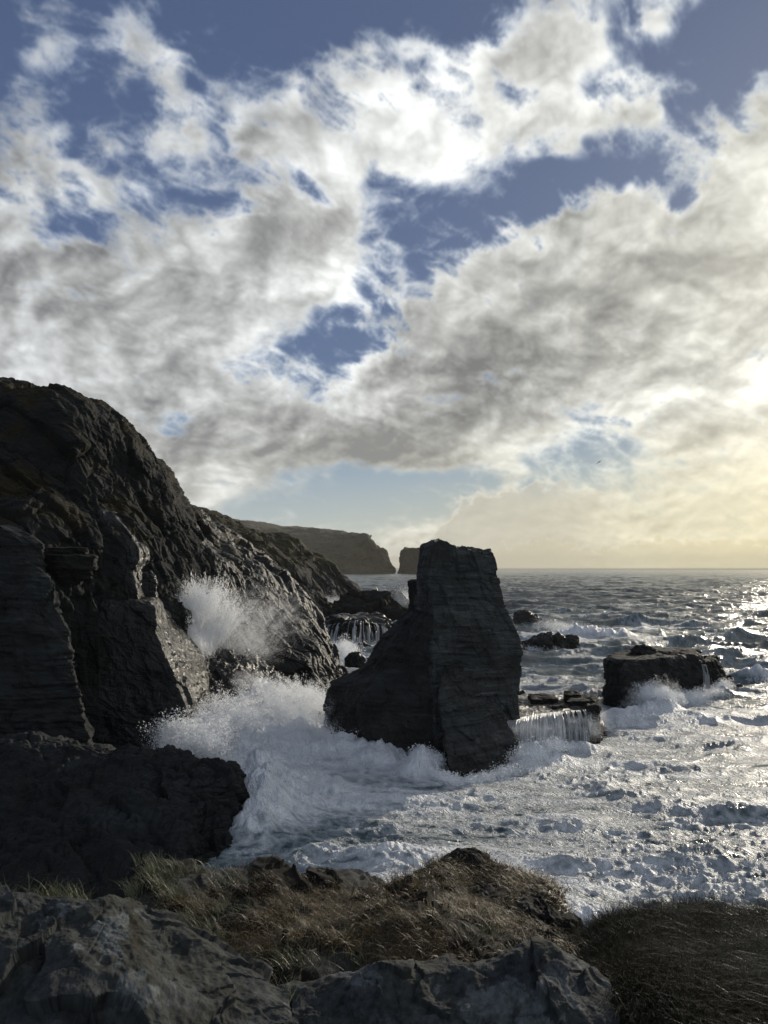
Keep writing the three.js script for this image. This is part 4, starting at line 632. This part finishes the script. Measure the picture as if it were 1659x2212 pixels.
// ---------------------------------------------------------------- the ground at the photographer's feet
const lichen = (p, k = 1) => { const a = fbm3(p.x * 3.1 * k, p.y * 3.1 * k, p.z * 3.1 * k, 4, 0.6), b = n3(p.x * 1.3 * k + 9, p.y * 1.3 * k, p.z * 1.3 * k); return sstep(0.12, 0.3, a + 0.5 * b - 0.12); };
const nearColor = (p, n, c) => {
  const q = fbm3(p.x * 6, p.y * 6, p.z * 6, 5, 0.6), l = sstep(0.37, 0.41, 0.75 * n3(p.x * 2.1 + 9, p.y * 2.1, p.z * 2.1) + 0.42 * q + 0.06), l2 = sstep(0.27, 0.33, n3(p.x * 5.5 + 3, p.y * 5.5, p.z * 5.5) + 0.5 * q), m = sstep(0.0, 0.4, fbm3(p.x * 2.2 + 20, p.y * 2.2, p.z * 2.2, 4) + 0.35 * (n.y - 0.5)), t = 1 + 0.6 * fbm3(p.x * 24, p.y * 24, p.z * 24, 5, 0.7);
  const top = sstep(0.55, 0.9, n.y + 0.25 * q);  // upward-facing crests tinted paler: sunlit edges put into the colour
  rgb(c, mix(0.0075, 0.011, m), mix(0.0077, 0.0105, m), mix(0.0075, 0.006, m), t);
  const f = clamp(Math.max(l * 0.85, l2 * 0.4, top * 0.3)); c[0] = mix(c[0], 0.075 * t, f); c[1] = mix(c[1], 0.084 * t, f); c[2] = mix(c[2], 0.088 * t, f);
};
const nearFace = (s = 1) => (p, n) => -0.035 + 0.032 * (facet(p.x * 1.9 + 0.35 * n3(p.x * 5, p.y * 5, p.z * 5), p.y * 1.6, p.z * 1.9 + 0.35 * n3(p.z * 5, p.x * 5, p.y * 5), 21)[0]) + 0.009 * facet(p.x * 6, p.y * 5, p.z * 6, 5)[0] + 0.006 * rid3(p.x * 9, p.y * 9, p.z * 9, 3) + 0.085 * s * fbm3(p.x * 1.5, p.y * 1.5, p.z * 1.5, 3) + 0.03 * s * rid3(p.x * 2.6, p.y * 2.6, p.z * 2.6, 4) * 0.6 + 0.009 * fbm3(p.x * 9, p.y * 9, p.z * 9, 5, 0.6);
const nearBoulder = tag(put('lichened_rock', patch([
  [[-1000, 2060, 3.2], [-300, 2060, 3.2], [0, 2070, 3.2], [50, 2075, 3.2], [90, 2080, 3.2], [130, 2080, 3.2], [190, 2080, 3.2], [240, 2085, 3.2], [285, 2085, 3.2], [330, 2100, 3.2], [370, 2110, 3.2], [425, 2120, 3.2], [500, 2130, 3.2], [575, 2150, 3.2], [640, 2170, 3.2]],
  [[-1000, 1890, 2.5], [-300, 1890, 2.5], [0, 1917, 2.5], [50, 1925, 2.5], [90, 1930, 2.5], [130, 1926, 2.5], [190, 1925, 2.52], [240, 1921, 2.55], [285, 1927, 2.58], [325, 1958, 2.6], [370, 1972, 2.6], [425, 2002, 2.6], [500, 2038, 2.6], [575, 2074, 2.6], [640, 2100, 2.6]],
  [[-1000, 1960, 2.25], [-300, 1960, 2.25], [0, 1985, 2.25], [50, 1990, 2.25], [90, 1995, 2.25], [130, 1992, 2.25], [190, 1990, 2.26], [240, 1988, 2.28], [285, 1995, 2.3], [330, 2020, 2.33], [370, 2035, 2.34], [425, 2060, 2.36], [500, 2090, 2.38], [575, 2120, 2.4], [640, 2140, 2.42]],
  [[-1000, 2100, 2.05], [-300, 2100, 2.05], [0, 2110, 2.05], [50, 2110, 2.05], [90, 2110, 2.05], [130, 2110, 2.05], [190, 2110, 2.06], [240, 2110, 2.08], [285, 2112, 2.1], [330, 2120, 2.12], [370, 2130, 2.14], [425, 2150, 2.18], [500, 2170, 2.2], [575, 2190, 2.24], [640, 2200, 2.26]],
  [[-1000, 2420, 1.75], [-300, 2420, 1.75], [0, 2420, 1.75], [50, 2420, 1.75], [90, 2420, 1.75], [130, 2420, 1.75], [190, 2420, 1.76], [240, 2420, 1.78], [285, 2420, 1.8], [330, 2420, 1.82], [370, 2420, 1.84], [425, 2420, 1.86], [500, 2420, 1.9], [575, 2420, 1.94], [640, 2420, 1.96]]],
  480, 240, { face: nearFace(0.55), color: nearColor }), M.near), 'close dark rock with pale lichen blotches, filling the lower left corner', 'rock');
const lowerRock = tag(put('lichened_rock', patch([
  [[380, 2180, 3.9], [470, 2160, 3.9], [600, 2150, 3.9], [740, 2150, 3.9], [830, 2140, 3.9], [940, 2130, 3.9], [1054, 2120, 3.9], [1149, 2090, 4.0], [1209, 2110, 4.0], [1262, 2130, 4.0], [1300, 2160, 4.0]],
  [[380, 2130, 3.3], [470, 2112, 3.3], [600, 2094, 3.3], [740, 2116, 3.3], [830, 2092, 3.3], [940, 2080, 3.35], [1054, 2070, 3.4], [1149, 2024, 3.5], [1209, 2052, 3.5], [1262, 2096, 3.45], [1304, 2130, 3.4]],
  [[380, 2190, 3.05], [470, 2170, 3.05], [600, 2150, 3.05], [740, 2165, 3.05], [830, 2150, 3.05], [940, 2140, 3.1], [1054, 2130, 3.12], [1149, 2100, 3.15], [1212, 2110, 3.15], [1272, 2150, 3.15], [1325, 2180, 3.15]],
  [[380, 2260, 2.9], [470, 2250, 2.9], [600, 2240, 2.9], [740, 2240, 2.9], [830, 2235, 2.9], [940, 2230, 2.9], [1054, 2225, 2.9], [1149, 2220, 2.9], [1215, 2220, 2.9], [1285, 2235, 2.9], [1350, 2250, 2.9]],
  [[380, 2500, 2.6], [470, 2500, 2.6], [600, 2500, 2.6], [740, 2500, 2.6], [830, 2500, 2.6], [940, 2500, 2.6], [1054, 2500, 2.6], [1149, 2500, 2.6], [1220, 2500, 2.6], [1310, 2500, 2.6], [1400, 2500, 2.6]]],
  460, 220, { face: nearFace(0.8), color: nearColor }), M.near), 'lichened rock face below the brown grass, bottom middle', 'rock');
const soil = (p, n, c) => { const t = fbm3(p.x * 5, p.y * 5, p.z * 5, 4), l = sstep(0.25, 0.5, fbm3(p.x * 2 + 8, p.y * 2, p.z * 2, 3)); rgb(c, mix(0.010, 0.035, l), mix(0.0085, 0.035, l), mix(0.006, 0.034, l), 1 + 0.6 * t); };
const knollPatch = patch([
  [[270, 2010, 7.4], [345, 2030, 7.4], [430, 2030, 7.4], [520, 2050, 7.6], [610, 2050, 7.7], [720, 2060, 7.8], [830, 2080, 7.8], [900, 2080, 7.8], [995, 2080, 7.8], [1080, 2100, 7.8], [1150, 2130, 7.7], [1205, 2160, 7.5], [1235, 2200, 7.3]],
  [[290, 1935, 5.8], [345, 1905, 5.8], [430, 1903, 5.9], [520, 1905, 6.1], [610, 1902, 6.2], [720, 1900, 6.3], [830, 1936, 6.3], [900, 1902, 6.4], [995, 1880, 6.5], [1080, 1896, 6.5], [1150, 1925, 6.4], [1193, 1965, 6.2], [1226, 2035, 5.9]],
  [[300, 1960, 5.0], [350, 1950, 5.0], [430, 1950, 5.0], [520, 1948, 5.1], [610, 1945, 5.2], [720, 1948, 5.3], [830, 1955, 5.3], [900, 1945, 5.4], [990, 1930, 5.5], [1070, 1940, 5.5], [1135, 1965, 5.4], [1185, 2005, 5.2], [1222, 2050, 5.0]],
  [[320, 2010, 4.3], [380, 2010, 4.3], [450, 2010, 4.3], [530, 2010, 4.35], [620, 2008, 4.4], [720, 2005, 4.45], [830, 2005, 4.5], [900, 2000, 4.5], [985, 1995, 4.55], [1060, 2000, 4.55], [1120, 2015, 4.5], [1170, 2040, 4.4], [1215, 2075, 4.3]],
  [[340, 2120, 3.6], [400, 2120, 3.6], [470, 2115, 3.6], [540, 2110, 3.6], [625, 2105, 3.6], [720, 2100, 3.65], [830, 2095, 3.7], [900, 2090, 3.7], [980, 2085, 3.7], [1050, 2080, 3.7], [1110, 2080, 3.7], [1160, 2090, 3.7], [1210, 2110, 3.7]],
  [[340, 2300, 3.3], [400, 2300, 3.3], [470, 2300, 3.3], [540, 2300, 3.3], [625, 2300, 3.3], [720, 2300, 3.3], [830, 2300, 3.3], [900, 2300, 3.3], [980, 2300, 3.3], [1050, 2300, 3.3], [1110, 2300, 3.3], [1160, 2300, 3.3], [1210, 2300, 3.3]]],
  420, 260, { face: (p, n, u, v) => 0.10 * facet(p.x * 1.7, p.y * 1.7, p.z * 1.7, 33)[0] + 0.03 * facet(p.x * 5, p.y * 5, p.z * 5, 3)[0] + 0.10 * fbm3(p.x * 1.3, p.y * 1.3, p.z * 1.3, 4) + 0.05 * rid3(p.x * 3, p.y * 3, p.z * 3, 3) * 0.5, color: soil });
tag(put('knoll', knollPatch, M.near), 'grassy rock knoll at the cliff edge below the camera', null, { kind: 'structure' });
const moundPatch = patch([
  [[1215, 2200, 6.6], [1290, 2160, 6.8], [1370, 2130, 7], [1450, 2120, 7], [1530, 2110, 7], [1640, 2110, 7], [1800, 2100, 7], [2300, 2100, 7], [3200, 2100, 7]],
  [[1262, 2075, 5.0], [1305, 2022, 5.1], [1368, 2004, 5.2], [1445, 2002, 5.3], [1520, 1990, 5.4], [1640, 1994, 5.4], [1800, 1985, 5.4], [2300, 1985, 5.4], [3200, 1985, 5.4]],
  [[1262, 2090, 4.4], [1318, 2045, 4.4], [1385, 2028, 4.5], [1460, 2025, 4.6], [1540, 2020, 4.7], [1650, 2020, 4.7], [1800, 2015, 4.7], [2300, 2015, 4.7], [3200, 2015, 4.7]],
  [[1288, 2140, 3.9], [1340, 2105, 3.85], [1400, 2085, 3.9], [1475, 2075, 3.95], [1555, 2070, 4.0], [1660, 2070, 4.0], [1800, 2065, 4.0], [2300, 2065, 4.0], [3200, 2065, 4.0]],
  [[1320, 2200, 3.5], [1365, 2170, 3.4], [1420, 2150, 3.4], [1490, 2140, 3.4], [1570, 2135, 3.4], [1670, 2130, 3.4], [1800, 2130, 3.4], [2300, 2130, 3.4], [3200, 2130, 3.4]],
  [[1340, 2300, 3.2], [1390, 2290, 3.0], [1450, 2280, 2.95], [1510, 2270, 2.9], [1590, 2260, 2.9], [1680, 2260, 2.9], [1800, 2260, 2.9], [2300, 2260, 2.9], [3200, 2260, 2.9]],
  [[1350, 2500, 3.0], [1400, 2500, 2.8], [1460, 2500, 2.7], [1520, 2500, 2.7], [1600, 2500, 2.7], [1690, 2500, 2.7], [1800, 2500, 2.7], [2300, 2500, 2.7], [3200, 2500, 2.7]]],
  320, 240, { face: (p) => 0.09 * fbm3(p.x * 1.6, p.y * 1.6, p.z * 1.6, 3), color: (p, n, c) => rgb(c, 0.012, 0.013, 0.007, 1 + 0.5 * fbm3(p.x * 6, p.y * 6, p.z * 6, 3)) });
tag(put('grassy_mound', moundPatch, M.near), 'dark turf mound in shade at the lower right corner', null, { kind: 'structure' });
const nearRock = (label, list) => { const o = thing('knoll_rock', label, 'rock', at(...list[0].slice(1, 4))); for (const [seed, X, Y, D, rx, ry, rz] of list) { const p = at(X, Y, D); const g = boulder(seed, p.x, p.y, p.z, rx, ry, rz, { nu: 130, nv: 80, base: [0.075, 0.072, 0.066] }); put(list.length > 1 ? 'boulder' : 'rock_mass', g, M.near, o); } };
nearRock('dark low rock with pale top on the knoll rim, left of the brown grass', [[201, 700, 1925, 6.2, 0.40, 0.17, 0.3], [202, 790, 1950, 6.1, 0.26, 0.17, 0.3]]);
nearRock('pointed pair of boulders on the right of the knoll rim', [[203, 1000, 1900, 6.3, 0.32, 0.22, 0.28], [204, 1070, 1905, 6.4, 0.22, 0.2, 0.25]]);
nearRock('weathered rock among tufts at the left end of the knoll', [[205, 440, 1930, 5.9, 0.36, 0.13, 0.3], [206, 560, 1945, 5.9, 0.34, 0.14, 0.3]]);
nearRock('dark rock shoulder on the right slope of the knoll', [[207, 1110, 1975, 5.8, 0.42, 0.24, 0.4], [208, 1165, 2015, 5.4, 0.28, 0.26, 0.4], [215, 1050, 2000, 5.3, 0.3, 0.16, 0.3]]);

// ---------------------------------------------------------------- grass: tufts of bent blades
function tuft(seed, n, { len = [0.1, 0.24], lean = 1.0, spread = 0.05, width = 0.0035, droop = 1.6, segs = 5 }) {
  const r = RNG(seed), pos = [], nrm = [], idx = [], col = [];
  for (let b = 0; b < n; b++) {
    const a = r() * 6.283, L = mix(len[0], len[1], r()), w = width * (0.7 + 0.6 * r()), tilt = lean * (0.15 + 0.85 * r()), x0 = (r() - 0.5) * 2 * spread, z0 = (r() - 0.5) * 2 * spread, shade = 0.65 + 0.7 * r(), turn = (r() - 0.5) * 1.2;
    let x = x0, y = -0.01, z = z0, th = tilt * 0.5, az = a; const sx = -Math.sin(a), sz = Math.cos(a), s0 = pos.length / 3;
    for (let k = 0; k <= segs; k++) {
      const t = k / segs, ww = w * (1 - t * 0.85) * 0.5; pos.push(x + sx * ww, y, z + sz * ww, x - sx * ww, y, z - sz * ww);
      const nx = Math.cos(az) * Math.cos(th), ny = Math.sin(th), nz = Math.sin(az) * Math.cos(th); nrm.push(-nx, ny + 0.2, -nz, -nx, ny + 0.2, -nz); col.push(shade, shade, shade, shade, shade, shade);
      th += droop * (0.5 + r()) / segs; az += turn / segs; const st = L / segs; x += Math.cos(az) * Math.sin(th) * st; y += Math.cos(th) * st; z += Math.sin(az) * Math.sin(th) * st;
      if (k) { const q = s0 + k * 2; idx.push(q - 2, q, q - 1, q - 1, q, q + 1); }
    }
  }
  const g = new THREE.BufferGeometry(); g.setAttribute('position', new THREE.Float32BufferAttribute(pos, 3)); g.setAttribute('normal', new THREE.Float32BufferAttribute(nrm, 3)); g.setAttribute('color', new THREE.Float32BufferAttribute(col, 3)); g.setIndex(idx); return g;
}
M.grass = new THREE.MeshPhysicalMaterial({ name: 'grass blades', vertexColors: true, roughness: 0.5, specularIntensity: 0.5, transmission: 0.35, thickness: 0, side: THREE.DoubleSide });
M.shinyGrass = new THREE.MeshPhysicalMaterial({ name: 'sleek grass blades', vertexColors: true, roughness: 0.42, transmission: 0.25, thickness: 0, side: THREE.DoubleSide });
function sow(name, label, category, g, count, seed, geoms, material, dense, paint, { size = [0.8, 1.3], tiltDown = 0, extra = {} } = {}) {
  const r = RNG(seed), { nu, nv } = g.userData, P = g.attributes.position, N = g.attributes.normal, per = geoms.map(() => []), up = new THREE.Vector3(0, 1, 0), p = new THREE.Vector3(), n = new THREE.Vector3(), q = new THREE.Quaternion(), y = new THREE.Quaternion(), s = new THREE.Vector3(), c = new THREE.Color();
  for (let t = 0, made = 0; made < count && t < count * 12; t++) {
    const u = r(), v = r(), k = Math.floor(v * nv) * (nu + 1) + Math.floor(u * nu); p.fromBufferAttribute(P, k); n.fromBufferAttribute(N, k); if (n.y < 0) n.negate();
    if (r() > dense(p, n, u, v)) continue; made++;
    n.lerp(up, 0.5).normalize(); if (tiltDown) { n.x += tiltDown * 0.9 * (0.6 + 0.6 * n3(p.x * 1.5, 3, p.z * 1.5)); n.z += tiltDown * 0.7; n.normalize(); }
    q.setFromUnitVectors(up, n); y.setFromAxisAngle(up, r() * 6.283); q.multiply(y); const k2 = mix(size[0], size[1], r()); s.set(k2, k2 * (0.8 + 0.4 * r()), k2); paint(p, r, c);
    per[Math.floor(r() * geoms.length)].push([new THREE.Matrix4().compose(p, q, s), c.clone()]);
  }
  const o = new THREE.Group(); o.name = numbered(name); scene.add(tag(o, label, category, { kind: 'stuff', ...extra }));
  per.forEach((list, i) => { if (!list.length) return; const im = new THREE.InstancedMesh(geoms[i], material, list.length); im.name = 'tufts'; list.forEach(([m, cc], k) => { im.setMatrixAt(k, m); im.setColorAt(k, cc); }); im.castShadow = im.receiveShadow = true; o.add(im); });
}
const brown = [tuft(1, 15, { len: [0.12, 0.28], lean: 1.1, droop: 2.2, spread: 0.08, width: 0.005 }), tuft(2, 15, { len: [0.10, 0.24], lean: 1.3, droop: 2.8, spread: 0.08, width: 0.005 }), tuft(3, 12, { len: [0.14, 0.32], lean: 0.8, droop: 1.8, spread: 0.07, width: 0.0045 })];
const pale = [tuft(4, 26, { len: [0.05, 0.12], lean: 0.7, droop: 0.7, spread: 0.04, width: 0.003 }), tuft(5, 24, { len: [0.05, 0.14], lean: 0.9, droop: 1.0, spread: 0.05, width: 0.003 })];
const sleek = [tuft(6, 26, { len: [0.14, 0.30], lean: 1.2, droop: 1.3, spread: 0.07, width: 0.003 }), tuft(7, 26, { len: [0.12, 0.26], lean: 1.3, droop: 1.6, spread: 0.07, width: 0.003 })];
sow('brown_grass', 'tangled brown withered grass covering the knoll', 'grass', knollPatch, 4200, 21, brown, M.grass, (p, n, u, v) => sstep(0.26, 0.42, v) * (1 - sstep(0.84, 0.9, v)) * sstep(0.1, 0.3, u + 0.12 * n2(p.x * 2, p.z * 2)) * (1 - 0.8 * sstep(0.72, 0.85, u)) * sstep(-0.2, 0.15, n2(p.x * 1.7, p.z * 1.7 + 4) + 0.12),
  (p, r, c) => { const t = r(), k = 0.5 + 1.1 * r() * r(); c.setRGB(mix(0.07, 0.16, t) * k, mix(0.05, 0.105, t) * k, mix(0.016, 0.033, t) * k); }, { size: [0.32, 0.64] });
sow('brown_grass', 'tangled brown withered grass on the rim of the knoll', 'grass', knollPatch, 900, 22, brown, M.grass, (p, n, u, v) => sstep(0.16, 0.2, v) * (1 - sstep(0.3, 0.36, v)) * sstep(0.5, 0.62, u) * (1 - sstep(0.9, 0.97, u)),
  (p, r, c) => { const t = r(), k = 0.5 + 1.1 * r() * r(); c.setRGB(mix(0.07, 0.16, t) * k, mix(0.05, 0.105, t) * k, mix(0.016, 0.033, t) * k); }, { size: [0.5, 0.9] });
sow('pale_grass', 'pale green grass tufts along the crest of the close rock', 'grass', nearBoulder.geometry, 150, 23, pale, M.grass, (p, n, u, v) => (Math.abs(v - 0.25) < 0.03 ? 1 : 0) * sstep(0.15, 0.32, n2(p.x * 5.5, 7.7) + 0.12),
  (p, r, c) => { const k = 0.7 + 0.6 * r(); c.setRGB(0.13 * k, 0.14 * k, 0.07 * k); }, { size: [0.5, 1.0] });
sow('pale_grass', 'pale green grass tufts between the stones of the knoll', 'grass', knollPatch, 260, 24, pale, M.grass, (p, n, u, v) => (v > 0.17 && v < 0.8 && u < 0.35 ? 1 : v > 0.74 && v < 0.88 ? 0.7 : 0) * sstep(0.1, 0.3, n2(p.x * 3.5 + 5, p.z * 3.5)),
  (p, r, c) => { const k = 0.7 + 0.6 * r(); c.setRGB(0.12 * k, 0.125 * k, 0.065 * k); }, { size: [0.7, 1.4] });
sow('dark_grass', 'long dark grass lying over on the mound', 'grass', moundPatch, 10800, 25, sleek, M.shinyGrass, (p, n, u, v) => sstep(0.12, 0.17, v) * (1 - sstep(0.93, 0.97, v)),
  (p, r, c) => { const k = 0.6 + 0.8 * r(), t = r(); c.setRGB(mix(0.024, 0.05, t) * k, mix(0.026, 0.042, t) * k, mix(0.012, 0.018, t) * k); }, { size: [0.6, 1.1], tiltDown: -0.8 });

// ---------------------------------------------------------------- a gull far off
{
  const o = thing('gull', 'tiny dark gull gliding high over the sea on the right', 'bird', at(1294, 998, 170)); o.rotation.set(0.25, 0.5, 0.42);
  const M2 = new THREE.MeshStandardMaterial({ name: 'feathers', color: new THREE.Color().setRGB(0.06, 0.06, 0.065), roughness: 0.8 });
  const body = new THREE.LatheGeometry([[0.001, -0.3], [0.05, -0.2], [0.085, -0.02], [0.07, 0.12], [0.035, 0.2], [0.045, 0.25], [0.03, 0.29], [0.008, 0.32], [0.001, 0.36]].map(([a, b]) => new THREE.Vector2(a, b)), 12); body.rotateX(Math.PI / 2);
  const b = new THREE.Mesh(body, M2); b.name = 'body'; o.add(b);
  const wing = (s) => { const sh = new THREE.Shape(); sh.moveTo(0, 0.12); sh.quadraticCurveTo(0.3, 0.2, 0.42, 0.14); sh.lineTo(0.86, -0.12); sh.quadraticCurveTo(0.5, -0.06, 0.36, -0.03); sh.lineTo(0, -0.1); const g = new THREE.ExtrudeGeometry(sh, { depth: 0.015, bevelEnabled: false, curveSegments: 8 }); g.rotateX(Math.PI / 2); const p = g.attributes.position; for (let i = 0; i < p.count; i++) { const x = p.getX(i); p.setY(i, p.getY(i) + 0.28 * x - 0.42 * x * x); p.setX(i, x * s); } if (s < 0) g.index ? 0 : 0; g.computeVertexNormals(); const m = new THREE.Mesh(g, M2); m.name = 'wing'; o.add(m); };
  wing(1); wing(-1);
}

renderer.render(scene, camera);
